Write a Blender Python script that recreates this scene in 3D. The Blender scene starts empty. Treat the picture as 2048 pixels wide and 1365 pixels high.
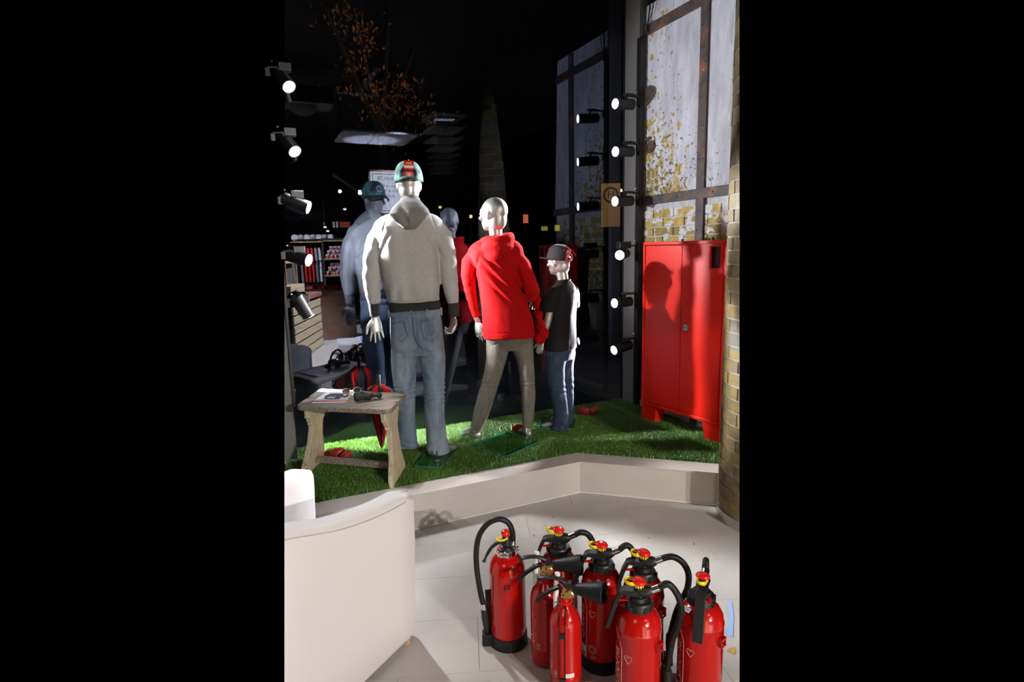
import bpy, bmesh, math, random
import numpy as np
from mathutils import Vector, Matrix, Euler, noise
from mathutils.bvhtree import BVHTree
random.seed(7)
np.random.seed(7)
PI = math.pi
scene = bpy.context.scene
COL = scene.collection

# ------------------------------------------------------------------ camera
cam_data = bpy.data.cameras.new('camera')
cam = bpy.data.objects.new('camera', cam_data)
COL.objects.link(cam)
cam_data.sensor_fit = 'HORIZONTAL'
cam_data.sensor_width = 36.0
cam_data.lens = 1150.0 / 2048.0 * 36.0
cam_data.clip_start = 0.02
cam_data.clip_end = 80
cam.matrix_world = Matrix(((0.908879, 0.08631, -0.40803, 0),
                           (-0.416472, 0.135958, -0.898925, 0),
                           (-0.022111, 0.986948, 0.159516, 1.6),
                           (0, 0, 0, 1)))
scene.camera = cam

# ------------------------------------------------------------------ night outside, exposure
world = bpy.data.worlds.new('night')
scene.world = world
world.use_nodes = True
world.node_tree.nodes['Background'].inputs[0].default_value = (0.0, 0.0, 0.0, 1)
world.node_tree.nodes['Background'].inputs[1].default_value = 0.0
scene.view_settings.view_transform = 'Standard'
scene.view_settings.look = 'None'
scene.view_settings.gamma = 1.0
scene.view_settings.use_curve_mapping = False
scene.view_settings.exposure = 0.0


def area_light(name, loc, target, size, power, color):
    l = bpy.data.lights.new(name, 'AREA')
    l.shape = 'DISK'
    l.size = size
    l.energy = power
    l.color = color
    o = bpy.data.objects.new(name, l)
    COL.objects.link(o)
    o.location = loc
    o.rotation_euler = (Vector(target) - Vector(loc)).to_track_quat('-Z', 'Y').to_euler()
    return o


def spot_light(name, loc, target, cone, power, color, size=0.03, blend=0.5):
    l = bpy.data.lights.new(name, 'SPOT')
    l.energy = power
    l.color = color
    l.spot_size = math.radians(cone)
    l.spot_blend = blend
    l.shadow_soft_size = size
    o = bpy.data.objects.new(name, l)
    COL.objects.link(o)
    o.location = loc
    o.rotation_euler = (Vector(target) - Vector(loc)).to_track_quat('-Z', 'Y').to_euler()
    return o


# soft fill and bare spots added to brighten display and goods, behind the photographer
area_light('shop_fill_light', (-1.7, -0.2, 3.5), (1.3, 2.6, 0.6), 1.2, 15, (1.0, 0.93, 0.84))
spot_light('shop_fill_spot', (2.9, -0.3, 4.2), (0.85, -1.2, 0.5), 40, 11000, (1.0, 0.93, 0.84), 0.015)
spot_light('shop_fill_spot', (2.95, -1.5, 3.25), (2.5, -2.5, 2.65), 50, 900, (1.0, 0.95, 0.9), 0.015)
spot_light('shop_fill_spot', (-0.6, -3.2, 4.0), (1.45, -4.4, 1.1), 46, 5500, (1.0, 0.93, 0.86))
# two far lamps of the shop pointed at the window display
KEY = [((2.10, -5.6, 2.98), (1.2, 2.9, 0.75), 34, 1130), ((2.55, -5.6, 2.95), (1.5, 2.9, 0.75), 34, 1130)]
for loc, tg, cone, pw in KEY:
    spot_light('display_lamp', loc, tg, cone, pw, (1.0, 0.955, 0.89), 0.03)

# unseen spots added behind the pane, standing in for the spotlight
# light it reflects
spot_light('pane_bounce_fill', (0.42, 4.36, 1.98), (2.95, 3.45, 2.15), 64, 450, (0.93, 0.95, 1.0), 0.025, 0.5)
spot_light('pane_bounce_fill', (0.42, 4.40, 1.88), (1.02, 3.75, 1.62), 42, 1100, (0.96, 0.97, 1.0), 0.025, 0.5)

SPOT_POWER = {'left': (110, 110, 1300, 500, 520), 'right': (180, 420, 420, 25, 420, 260)}

# ------------------------------------------------------------------ helpers
# the stage is modelled only as far to the left and right as the photograph
# shows it: everything continuous ends at these two sections
SECTIONS = [((-0.99525, 0.05655, 0.07925), (0, 0, 1.6)),
            ((0.69502, -0.71798, 0.03813), (0, 0, 1.6))]


def in_stage(p):
    return all((Vector(p) - Vector(c)).dot(Vector(n)) <= 0 for n, c in SECTIONS)


class G:
    """collects vertices and faces of one mesh"""

    def __init__(self):
        self.v = []
        self.f = []
        self.m = []
        self.mi = 0

    def add(self, vs, fs, M=None):
        b = len(self.v)
        if M is not None:
            vs = [tuple(M @ Vector(p)) for p in vs]
        self.v += [tuple(p) for p in vs]
        for f in fs:
            self.f.append(tuple(i + b for i in f))
            self.m.append(self.mi)
        return self

    def box(self, c, s, M=None):
        x, y, z = c
        a, b, d = s[0] / 2, s[1] / 2, s[2] / 2
        vs = [(x + i * a, y + j * b, z + k * d) for k in (-1, 1) for j in (-1, 1) for i in (-1, 1)]
        fs = [(0, 2, 3, 1), (4, 5, 7, 6), (0, 1, 5, 4), (2, 6, 7, 3), (0, 4, 6, 2), (1, 3, 7, 5)]
        return self.add(vs, fs, M)

    def bar(self, p, q, w, h, up=(0, 0, 1)):
        p, q = Vector(p), Vector(q)
        d = (q - p)
        L = d.length
        d.normalize()
        s = d.cross(Vector(up))
        if s.length < 1e-4:
            s = d.cross(Vector((1, 0, 0)))
        s.normalize()
        u = s.cross(d)
        M = Matrix((d, s, u)).transposed().to_4x4()
        M.translation = (p + q) / 2
        return self.box((0, 0, 0), (L, w, h), M)

    def loft(self, rings, caps=True, M=None, close=True):
        n = len(rings[0])
        vs = [p for r in rings for p in r]
        fs = []
        for i in range(len(rings) - 1):
            for j in range(n if close else n - 1):
                k = (j + 1) % n
                fs.append((i * n + j, i * n + k, (i + 1) * n + k, (i + 1) * n + j))
        if caps:
            fs.append(tuple(reversed(range(n))))
            fs.append(tuple((len(rings) - 1) * n + j for j in range(n)))
        return self.add(vs, fs, M)

    def lathe(self, prof, seg=24, M=None, caps=True):
        rings = [[(r * math.cos(2 * PI * j / seg), r * math.sin(2 * PI * j / seg), z) for j in range(seg)] for r, z in prof]
        return self.loft(rings, caps, M)

    def tube(self, pts, rad, seg=10, caps=True, flat=None, ref=None):
        """round (or flattened: flat=(a,b)) tube through the points"""
        P = [Vector(p) for p in pts]
        n = len(P)
        R = rad if isinstance(rad, (list, tuple)) else [rad] * n
        up = Vector(ref) if ref else None
        rings = []
        for i in range(n):
            d = (P[min(i + 1, n - 1)] - P[max(i - 1, 0)]).normalized()
            if up is None:
                up = Vector((0, 0, 1)) if abs(d.z) < 0.9 else Vector((0, 1, 0))
            s = d.cross(up)
            if s.length < 1e-5:
                s = d.cross(Vector((1, 0.3, 0)))
            s.normalize()
            u = s.cross(d).normalized()
            if not ref:
                up = u
            fa, fb = flat if flat else (1, 1)
            rings.append([tuple(P[i] + s * (R[i] * fa * math.cos(2 * PI * j / seg)) + u * (R[i] * fb * math.sin(2 * PI * j / seg))) for j in range(seg)])
        return self.loft(rings, caps)

    def ell(self, c, r, rot=None, nu=16, nv=10):
        M = Matrix.Translation(c)
        if rot:
            M = M @ Euler(rot).to_matrix().to_4x4()
        rings = []
        for i in range(1, nv):
            t = PI * i / nv
            rings.append([(r[0] * math.sin(t) * math.cos(2 * PI * j / nu), r[1] * math.sin(t) * math.sin(2 * PI * j / nu), -r[2] * math.cos(t)) for j in range(nu)])
        return self.loft(rings, True, M)

    def prism(self, poly, t0, t1, M=None):
        """polygon in XY, extruded from z=t0 to z=t1"""
        n = len(poly)
        vs = [(x, y, t0) for x, y in poly] + [(x, y, t1) for x, y in poly]
        a = sum(poly[i][0] * poly[(i + 1) % n][1] - poly[(i + 1) % n][0] * poly[i][1] for i in range(n))
        fs = [tuple(reversed(range(n))), tuple(range(n, 2 * n))] + [(i, (i + 1) % n, n + (i + 1) % n, n + i) for i in range(n)]
        if a < 0:
            fs = [tuple(reversed(f)) for f in fs]
        return self.add(vs, fs, M)

    def mesh(self, name):
        me = bpy.data.meshes.new(name)
        me.from_pydata(self.v, [], self.f)
        return me

    def build(self, name, mats, parent=None, smooth=False, bevel=0, trim=None, angle=40):
        me = self.mesh(name)
        if any(self.m):
            me.polygons.foreach_set('material_index', self.m)
        return link(name, me, mats, parent, smooth, bevel, trim, angle)


def link(name, me, mats, parent=None, smooth=False, bevel=0, trim=None, angle=40):
    if trim is not None:
        cut(me, trim)
    if smooth:
        me.polygons.foreach_set('use_smooth', [True] * len(me.polygons))
        if angle < 180:
            try:
                me.set_sharp_from_angle(angle=math.radians(angle))
            except Exception:
                pass
    for m in (mats if isinstance(mats, (list, tuple)) else [mats]):
        me.materials.append(m)
    o = bpy.data.objects.new(name, me)
    COL.objects.link(o)
    if parent:
        o.parent = parent
    if bevel:
        b = o.modifiers.new('bevel', 'BEVEL')
        b.width = bevel
        b.segments = 2
        b.limit_method = 'ANGLE'
        b.angle_limit = math.radians(40)
    return o


def cut(me, M):
    """end a mesh at the two sections of the stage (M: mesh to world)"""
    bm = bmesh.new()
    bm.from_mesh(me)
    Mi = M.inverted()
    for n, c in SECTIONS:
        co = Mi @ Vector(c)
        no = (M.to_3x3().transposed() @ Vector(n)).normalized()
        r = bmesh.ops.bisect_plane(bm, geom=bm.verts[:] + bm.edges[:] + bm.faces[:], dist=1e-6, plane_co=co, plane_no=no, clear_outer=True)
        es = [e for e in r['geom_cut'] if isinstance(e, bmesh.types.BMEdge)]
        if es:
            bmesh.ops.contextual_create(bm, geom=es) if len(es) < 3 else bmesh.ops.edgenet_fill(bm, edges=es)
    bm.to_mesh(me)
    bm.free()


def tag(o, label, cat, group=None):
    o['label'] = label
    o['category'] = cat
    if group:
        o['group'] = group
    return o


def struct(o):
    o['kind'] = 'structure'
    return o


def thing(name, loc, label, cat, group=None, rz=0.0):
    o = bpy.data.objects.new(name, None)
    o.empty_display_size = 0.05
    COL.objects.link(o)
    o.location = loc
    o.rotation_euler = (0, 0, rz)
    return tag(o, label, cat, group)


def copy_tree(o, parent=None, **kw):
    c = o.copy()
    COL.objects.link(c)
    c.parent = parent
    for ch in list(o.children):
        copy_tree(ch, c)
    return c


def fuse(g, voxel, smooth=8, factor=0.5):
    """merge overlapping closed shapes into one continuous skin"""
    me = g.mesh('tmp')
    o = bpy.data.objects.new('tmp', me)
    COL.objects.link(o)
    r = o.modifiers.new('r', 'REMESH')
    r.mode = 'VOXEL'
    r.voxel_size = voxel
    s = o.modifiers.new('s', 'SMOOTH')
    s.iterations = smooth
    s.factor = factor
    dg = bpy.context.evaluated_depsgraph_get()
    out = bpy.data.meshes.new_from_object(o.evaluated_get(dg))
    bpy.data.objects.remove(o)
    return out


def deform(me, fn):
    n = len(me.vertices)
    co = np.empty(n * 3)
    no = np.empty(n * 3)
    me.vertices.foreach_get('co', co)
    me.vertex_normals.foreach_get('vector', no) if hasattr(me, 'vertex_normals') else me.vertices.foreach_get('normal', no)
    co = co.reshape(-1, 3)
    no = no.reshape(-1, 3)
    co += no * fn(co, no)[:, None]
    me.vertices.foreach_set('co', co.ravel())
    me.update()


def snoise(co, scale, seed=0.0):
    sc = Vector(scale) if isinstance(scale, (tuple, list)) else Vector((scale, scale, scale))
    return np.array([noise.noise(Vector((p[0] * sc.x + seed, p[1] * sc.y + seed, p[2] * sc.z - seed))) for p in co])


def merge_into(me, others):
    bm = bmesh.new()
    bm.from_mesh(me)
    for o in others:
        bm.from_mesh(o)
    bm.to_mesh(me)
    bm.free()
    return me


def text_mesh(body, size, align='CENTER', extrude=0.0, spacing=1.0, shear=0.0):
    cu = bpy.data.curves.new('t', 'FONT')
    cu.body = body
    cu.size = size
    cu.align_x = align
    cu.align_y = 'CENTER'
    cu.extrude = extrude
    cu.space_character = spacing
    cu.shear = shear
    cu.resolution_u = 2
    o = bpy.data.objects.new('t', cu)
    COL.objects.link(o)
    dg = bpy.context.evaluated_depsgraph_get()
    me = bpy.data.meshes.new_from_object(o.evaluated_get(dg))
    bpy.data.objects.remove(o)
    return me


def wrap(me, r, ang, z, up=True, step=0.006):
    """lay a flat print around a cylinder of radius r; up=True: the writing runs upwards"""
    bm = bmesh.new()
    bm.from_mesh(me)
    if up:
        for v in bm.verts:
            v.co = Vector((-v.co.y, v.co.x, 0))
    xs = [v.co.x for v in bm.verts]
    x = min(xs) + step
    while x < max(xs):
        bmesh.ops.bisect_plane(bm, geom=bm.verts[:] + bm.edges[:] + bm.faces[:], dist=1e-6, plane_co=(x, 0, 0), plane_no=(1, 0, 0))
        x += step
    for v in bm.verts:
        a = ang + v.co.x / r
        v.co = Vector((r * math.cos(a), r * math.sin(a), z + v.co.y))
    bm.to_mesh(me)
    bm.free()
    return me


# ------------------------------------------------------------------ materials
MATS = {}


def mat(name, col, rough=0.6, metal=0.0, var=0.0, scale=8.0, bump=0.0, bscale=60.0, col2=None, coords='Object', stretch=(1, 1, 1), spec=0.5, coat=0.0, rnd=0.0, sheen=0.0, detail=4.0):
    m = bpy.data.materials.new(name)
    m.use_nodes = True
    nt = m.node_tree
    b = nt.nodes['Principled BSDF']
    b.inputs['Base Color'].default_value = (*col, 1)
    b.inputs['Roughness'].default_value = rough
    b.inputs['Metallic'].default_value = metal
    b.inputs['Specular IOR Level'].default_value = spec
    b.inputs['Coat Weight'].default_value = coat
    b.inputs['Coat Roughness'].default_value = 0.05
    if sheen:
        b.inputs['Sheen Weight'].default_value = sheen
    tc = nt.nodes.new('ShaderNodeTexCoord')
    mp = nt.nodes.new('ShaderNodeMapping')
    mp.inputs['Scale'].default_value = stretch
    nt.links.new(tc.outputs[coords], mp.inputs['Vector'])
    last = None
    if var or col2:
        n = nt.nodes.new('ShaderNodeTexNoise')
        n.inputs['Scale'].default_value = scale
        n.inputs['Detail'].default_value = detail
        nt.links.new(mp.outputs[0], n.inputs['Vector'])
        r = nt.nodes.new('ShaderNodeMapRange')
        r.inputs['From Min'].default_value = 0.35
        r.inputs['From Max'].default_value = 0.65
        nt.links.new(n.outputs['Fac'], r.inputs['Value'])
        mx = nt.nodes.new('ShaderNodeMix')
        mx.data_type = 'RGBA'
        mx.inputs[6].default_value = (*col, 1)
        c2 = col2 if col2 else tuple(max(0, c * (1 - var)) for c in col)
        mx.inputs[7].default_value = (*c2, 1)
        nt.links.new(r.outputs[0], mx.inputs[0])
        last = mx.outputs[2]
    if rnd:
        oi = nt.nodes.new('ShaderNodeObjectInfo')
        h = nt.nodes.new('ShaderNodeHueSaturation')
        mr = nt.nodes.new('ShaderNodeMapRange')
        mr.inputs['To Min'].default_value = 1 - rnd
        mr.inputs['To Max'].default_value = 1 + rnd
        nt.links.new(oi.outputs['Random'], mr.inputs['Value'])
        nt.links.new(mr.outputs[0], h.inputs['Value'])
        if last:
            nt.links.new(last, h.inputs['Color'])
        else:
            h.inputs['Color'].default_value = (*col, 1)
        last = h.outputs[0]
    if last:
        nt.links.new(last, b.inputs['Base Color'])
    if bump:
        n2 = nt.nodes.new('ShaderNodeTexNoise')
        n2.inputs['Scale'].default_value = bscale
        n2.inputs['Detail'].default_value = 3
        nt.links.new(mp.outputs[0], n2.inputs['Vector'])
        bp = nt.nodes.new('ShaderNodeBump')
        bp.inputs['Strength'].default_value = bump
        bp.inputs['Distance'].default_value = 0.01
        nt.links.new(n2.outputs['Fac'], bp.inputs['Height'])
        nt.links.new(bp.outputs[0], b.inputs['Normal'])
    MATS[name] = m
    return m


def emit(name, col, strength):
    m = bpy.data.materials.new(name)
    m.use_nodes = True
    nt = m.node_tree
    nt.nodes.remove(nt.nodes['Principled BSDF'])
    e = nt.nodes.new('ShaderNodeEmission')
    e.inputs[0].default_value = (*col, 1)
    e.inputs[1].default_value = strength
    nt.links.new(e.outputs[0], nt.nodes['Material Output'].inputs[0])
    return m


def mix_in(m, col, lo, hi, scale, stretch=(1, 1, 1), detail=6.0, height=None, axis=2, height2=None):
    """lay a second colour over a material where a noise (plus, with height=(z0,z1), the height) passes lo..hi"""
    nt = m.node_tree
    b = nt.nodes['Principled BSDF']
    inp = b.inputs['Base Color']
    mx = nt.nodes.new('ShaderNodeMix')
    mx.data_type = 'RGBA'
    mx.inputs[7].default_value = (*col, 1)
    if inp.links:
        nt.links.new(inp.links[0].from_socket, mx.inputs[6])
    else:
        mx.inputs[6].default_value = tuple(inp.default_value)
    tc = nt.nodes.new('ShaderNodeTexCoord')
    mp = nt.nodes.new('ShaderNodeMapping')
    mp.inputs['Scale'].default_value = stretch
    geo = nt.nodes.new('ShaderNodeNewGeometry')
    nt.links.new(geo.outputs['Position'] if height else tc.outputs['Object'], mp.inputs['Vector'])
    n = nt.nodes.new('ShaderNodeTexNoise')
    n.inputs['Scale'].default_value = scale
    n.inputs['Detail'].default_value = detail
    n.inputs['Roughness'].default_value = 0.65
    nt.links.new(mp.outputs[0], n.inputs['Vector'])
    fac = n.outputs['Fac']
    if height:
        sx = nt.nodes.new('ShaderNodeSeparateXYZ')
        nt.links.new(geo.outputs['Position'], sx.inputs[0])
        h = nt.nodes.new('ShaderNodeMapRange')
        h.inputs['From Min'].default_value = height[0]
        h.inputs['From Max'].default_value = height[1]
        h.inputs['To Min'].default_value = -height[2]
        h.inputs['To Max'].default_value = height[2]
        nt.links.new(sx.outputs[axis], h.inputs['Value'])
        a = nt.nodes.new('ShaderNodeMath')
        nt.links.new(fac, a.inputs[0])
        nt.links.new(h.outputs[0], a.inputs[1])
        fac = a.outputs[0]
        if height2:
            h2 = nt.nodes.new('ShaderNodeMapRange')
            h2.inputs['From Min'].default_value = height2[0]
            h2.inputs['From Max'].default_value = height2[1]
            h2.inputs['To Min'].default_value = -height2[2]
            h2.inputs['To Max'].default_value = height2[2]
            nt.links.new(sx.outputs[height2[3]], h2.inputs['Value'])
            a2 = nt.nodes.new('ShaderNodeMath')
            nt.links.new(fac, a2.inputs[0])
            nt.links.new(h2.outputs[0], a2.inputs[1])
            fac = a2.outputs[0]
    r = nt.nodes.new('ShaderNodeMapRange')
    r.inputs['From Min'].default_value = lo
    r.inputs['From Max'].default_value = hi
    nt.links.new(fac, r.inputs['Value'])
    nt.links.new(r.outputs[0], mx.inputs[0])
    nt.links.new(mx.outputs[2], inp)
    return m


M_floor = mat('floor_vinyl', (0.52, 0.5, 0.47), 0.42, var=0.16, scale=3.0, bump=0.05, bscale=40, rnd=0.035, detail=8)
M_joint = mat('floor_joint', (0.36, 0.34, 0.32), 0.7)
M_plat = mat('platform_laminate', (0.56, 0.52, 0.47), 0.38, var=0.06, scale=5)
M_turf = mat('turf_backing', (0.03, 0.09, 0.02), 0.9, var=0.4, scale=30)
M_post = mat('post_grey', (0.15, 0.145, 0.14), 0.55)
M_black = mat('black_metal', (0.008, 0.008, 0.009), 0.4)
M_blackp = mat('black_plastic', (0.012, 0.012, 0.013), 0.42, bump=0.06, bscale=300)
M_rubber = mat('black_rubber', (0.008, 0.008, 0.009), 0.5, bump=0.1, bscale=250, spec=0.35)
M_gunmetal = mat('dark_grey_metal', (0.010, 0.010, 0.011), 0.42, metal=0.2)
M_red = mat('red_enamel', (0.46, 0.006, 0.004), 0.16, coat=0.15, spec=0.4, bump=0.012, bscale=90)
M_cab = mat('red_cabinet_paint', (0.74, 0.016, 0.006), 0.32, spec=0.3, bump=0.03, bscale=110)
M_cab_in = mat('cabinet_inside', (0.07, 0.004, 0.004), 0.6)
M_chrome = mat('chrome', (0.8, 0.8, 0.78), 0.18, metal=1.0)
M_steel = mat('brushed_steel', (0.62, 0.6, 0.56), 0.32, metal=1.0)
M_brass = mat('brass', (0.62, 0.42, 0.14), 0.3, metal=1.0)
M_yellow = mat('yellow_plastic', (0.85, 0.62, 0.01), 0.35)
M_knob = mat('red_plastic', (0.75, 0.012, 0.012), 0.2, coat=0.3)
M_print = mat('white_print', (0.75, 0.7, 0.66), 0.5)
M_fadeprint = mat('pale_red_print', (0.62, 0.36, 0.33), 0.5)
M_paper = mat('paper', (0.78, 0.78, 0.78), 0.6)
M_leather = mat('white_leather', (0.785, 0.76, 0.74), 0.42, bump=0.05, bscale=320)
M_silver = mat('silver_lacquer', (0.54, 0.53, 0.51), 0.40, metal=0.75)
M_wood = mat('light_wood', (0.62, 0.42, 0.2), 0.5, var=0.35, scale=6, stretch=(1, 8, 8))
M_benchtop = mat('weathered_wood', (0.36, 0.30, 0.22), 0.6, col2=(0.13, 0.105, 0.075), scale=5, stretch=(3, 26, 26), bump=0.4, bscale=9, detail=8)
M_benchleg = mat('worn_cream_wood', (0.68, 0.60, 0.44), 0.6, col2=(0.48, 0.39, 0.25), scale=5, stretch=(18, 18, 3), bump=0.3, bscale=9, detail=8)
mix_in(M_benchleg, (0.16, 0.10, 0.05), 0.60, 0.72, 9, (3, 3, 1))
M_beam = mat('rusty_steel', (0.085, 0.058, 0.052), 0.6, col2=(0.045, 0.035, 0.036), scale=10, bump=0.25, bscale=60)
mix_in(M_beam, (0.22, 0.085, 0.035), 0.53, 0.66, 7)
mix_in(M_beam, (0.42, 0.38, 0.34), 0.68, 0.71, 11)
M_plaster = mat('old_plaster', (0.575, 0.575, 0.635), 0.85, col2=(0.40, 0.40, 0.455), scale=4.5, stretch=(1, 2.4, 0.7), bump=0.12, bscale=70, detail=10)
mix_in(M_plaster, (0.30, 0.30, 0.34), 0.60, 0.72, 6, (1, 6, 0.7))
mix_in(M_plaster, (0.12, 0.11, 0.10), 0.665, 0.70, 38, (1, 1, 1))
mix_in(M_plaster, (0.70, 0.69, 0.70), 0.64, 0.68, 7, (1, 9, 0.8))
M_brick = mat('yellow_brick', (0.40, 0.29, 0.07), 0.75, col2=(0.27, 0.19, 0.05), scale=16, bump=0.35, bscale=60, rnd=0.25)
mix_in(M_brick, (0.56, 0.56, 0.61), 0.53, 0.56, 9, (1, 1, 1.2), 8, height=(1.4, 1.95, 0.07))
M_colbrick = mat('ochre_brick', (0.21, 0.135, 0.035), 0.6, col2=(0.11, 0.085, 0.04), scale=14, bump=0.3, bscale=70, rnd=0.42)
mix_in(M_colbrick, (0.12, 0.115, 0.095), 0.53, 0.62, 4)
M_mortar = mat('mortar', (0.47, 0.46, 0.44), 0.9, var=0.3, scale=30)
M_palemortar = mat('pale_mortar', (0.50, 0.50, 0.53), 0.9, var=0.25, scale=25)
M_colmortar = mat('column_mortar', (0.26, 0.25, 0.215), 0.9, var=0.3, scale=30)
M_darkwall = mat('dark_shop_wall', (0.022, 0.02, 0.02), 0.8)
M_asphalt = mat('asphalt', (0.02, 0.02, 0.022), 0.95)
M_heather = mat('heather_grey_fleece', (0.42, 0.41, 0.395), 0.95, col2=(0.27, 0.265, 0.26), scale=260, bump=0.15, bscale=500)
M_ribbing = mat('charcoal_ribbing', (0.022, 0.022, 0.023), 0.95, bump=0.3, bscale=300, stretch=(1, 1, 0.05))
M_hoodshade = mat('shaded_grey_fleece', (0.20, 0.196, 0.19), 0.95, col2=(0.13, 0.128, 0.125), scale=260, bump=0.15, bscale=500)  # hoodie fleece darkened: shade on the hood put into its colour
M_denim = mat('washed_denim', (0.19, 0.25, 0.32), 0.9, col2=(0.10, 0.14, 0.20), scale=7, stretch=(2, 2, 0.8), bump=0.25, bscale=420)
mix_in(M_denim, (0.33, 0.385, 0.44), 0.47, 0.74, 3.5, (1.5, 1.5, 0.8), 3)
M_denim2 = mat('dark_denim', (0.022, 0.04, 0.085), 0.9, col2=(0.014, 0.024, 0.05), scale=8, stretch=(2, 2, 0.8), bump=0.25, bscale=420)
mix_in(M_denim2, (0.17, 0.23, 0.31), 0.55, 0.85, 3.2, (2.5, 2.5, 0.9), 3)
M_thread = mat('tan_thread', (0.20, 0.12, 0.05), 0.9)
M_darkthread = mat('navy_thread', (0.03, 0.035, 0.05), 0.9)
M_redfleece = mat('red_fleece', (0.47, 0.004, 0.005), 1.0, var=0.22, scale=220, bump=0.15, bscale=420, spec=0.15)
M_leggings = mat('grey_leggings', (0.155, 0.14, 0.115), 1.0, col2=(0.115, 0.105, 0.088), scale=45, stretch=(1, 1, 0.4), bump=0.1, bscale=500, spec=0.2)
M_blackcloth = mat('black_jersey', (0.007, 0.007, 0.008), 0.8, bump=0.1, bscale=400, spec=0.25)
M_blackcap = mat('black_cap_cloth', (0.012, 0.012, 0.014), 0.8, bump=0.2, bscale=350)
M_redcap = mat('red_cap_cloth', (0.62, 0.015, 0.015), 0.8)
M_camo = mat('teal_camo_cloth', (0.07, 0.23, 0.20), 0.8, col2=(0.006, 0.016, 0.016), scale=17, bump=0.2, bscale=300, detail=2)
M_cone = mat('red_pine_scale', (0.42, 0.02, 0.012), 0.35, var=0.5, scale=20, spec=0.6)
M_leaf = mat('dry_leaf', (0.45, 0.22, 0.08), 0.7, rnd=0.3)
M_orangeleaf = mat('autumn_leaf', (0.5, 0.2, 0.03), 0.8, var=0.5, scale=6)
M_bark = mat('bark', (0.006, 0.005, 0.004), 0.95)


def lens_mat(name, s):
    return emit(name, (1.0, 0.97, 1.0), s)


M_lens = lens_mat('lit_lens', 16)
M_lens_soft = lens_mat('lit_lens_soft', 8)
# ================================================================== SETTING
I4 = Matrix.Identity(4)
ZT = 0.218          # top of the platform
YG = 4.22           # window pane
XW = 3.03           # face of the mural wall

# ---- floor: a slab with the tiles on it
FLOOR = [(-0.05, 2.16), (0.10, 3.95), (1.60, 3.95), (3.2, 3.05), (2.4, 2.26), (1.53, 1.39), (6.5, -1.08), (6.5, -6.4), (-3.0, -6.4), (-3.0, 3.0)]
fl = G()
fl.prism([(-0.4, 2.0), (-0.4, 4.3), (3.4, 4.3), (3.4, 0.6), (1.4, 1.0)], -0.06, -0.004)
floor = struct(fl.build('floor', M_joint, trim=I4))
fb = G().prism([(-3.0, -6.4), (6.5, -6.4), (6.5, -1.3), (1.53, 1.36), (-0.03, 2.12), (-3.0, 3.5)], -0.06, 0.0)
fb.build('floor_behind_the_camera', M_floor, floor)


def clip_poly(poly, nx, ny, d):
    out = []
    for i in range(len(poly)):
        p, q = poly[i], poly[(i + 1) % len(poly)]
        a, b = p[0] * nx + p[1] * ny - d, q[0] * nx + q[1] * ny - d
        if a <= 0:
            out.append(p)
        if a * b < 0:
            t = a / (a - b)
            out.append((p[0] + (q[0] - p[0]) * t, p[1] + (q[1] - p[1]) * t))
    return out


ca, sa = math.cos(math.radians(-20)), math.sin(math.radians(-20))
for i in range(-8, 9):
    for j in range(-2, 12):
        a0, a1, b0, b1 = i * 0.62 + (j % 2) * 0.31, i * 0.62 + (j % 2) * 0.31 + 0.6185, j * 0.33, j * 0.33 + 0.3285
        sq = [(u * ca - v * sa, u * sa + v * ca) for u, v in ((a0, b0), (a1, b0), (a1, b1), (a0, b1))]
        pl = clip_poly(sq, 0, 1, 3.16)
        if len(pl) > 2:
            pl = clip_poly(pl, 0.6466, 0.7628, 3.66)
        if len(pl) > 2:      # nothing of the tiling below the lower end of the visible floor
            pl = clip_poly(pl, -0.4399, -0.898, -1.917)
        for n, c in SECTIONS:
            if len(pl) > 2:
                pl = clip_poly(pl, n[0], n[1], n[2] * 1.6)
        if len(pl) > 2:
            ar = abs(sum(pl[k][0] * pl[(k + 1) % len(pl)][1] - pl[(k + 1) % len(pl)][0] * pl[k][1] for k in range(len(pl)))) / 2
            if ar > 0.0005:
                G().prism(pl, -0.004, 0.0).build('floor_tile', M_floor, floor)

# ---- platform: fascia, top board, turf
PL = [(-0.3, 3.088), (1.87, 3.088), (3.3, 1.86), (3.3, 4.222), (-0.3, 4.222)]
platform = struct(G().prism(PL, 0.0, ZT - 0.012).build('platform', M_plat, trim=I4))
G().prism([(-0.3, 3.070), (1.863, 3.070), (3.3, 1.836), (3.3, 2.05), (1.93, 3.225), (-0.3, 3.225)], ZT - 0.012, ZT).build('edge_board', M_plat, platform, bevel=0.001, trim=I4)
G().prism([(-0.3, 3.082), (1.868, 3.082), (3.3, 1.853), (3.3, 1.863), (1.871, 3.0895), (-0.3, 3.0895)], 0.0, 0.008).build('sealant_line', mat('sealant', (0.7, 0.68, 0.64), 0.5), platform, trim=I4)

TURF = [(-0.3, 3.222), (1.928, 3.222), (3.02, 2.28), (3.02, 3.93), (2.99, 3.93), (2.99, 4.20), (-0.3, 4.20)]
turf = G().prism(TURF, ZT - 0.012, ZT - 0.0005).build('turf_mat', M_turf, trim=I4)
tag(turf, 'green artificial grass mat covering the raised window platform', 'artificial grass')


def in_poly(x, y, P):
    c = np.zeros(len(x), bool)
    for i in range(len(P)):
        (x0, y0), (x1, y1) = P[i], P[(i + 1) % len(P)]
        k = ((y0 > y) != (y1 > y)) & (x < (x1 - x0) * (y - y0) / (y1 - y0 + 1e-12) + x0)
        c ^= k
    return c


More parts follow.
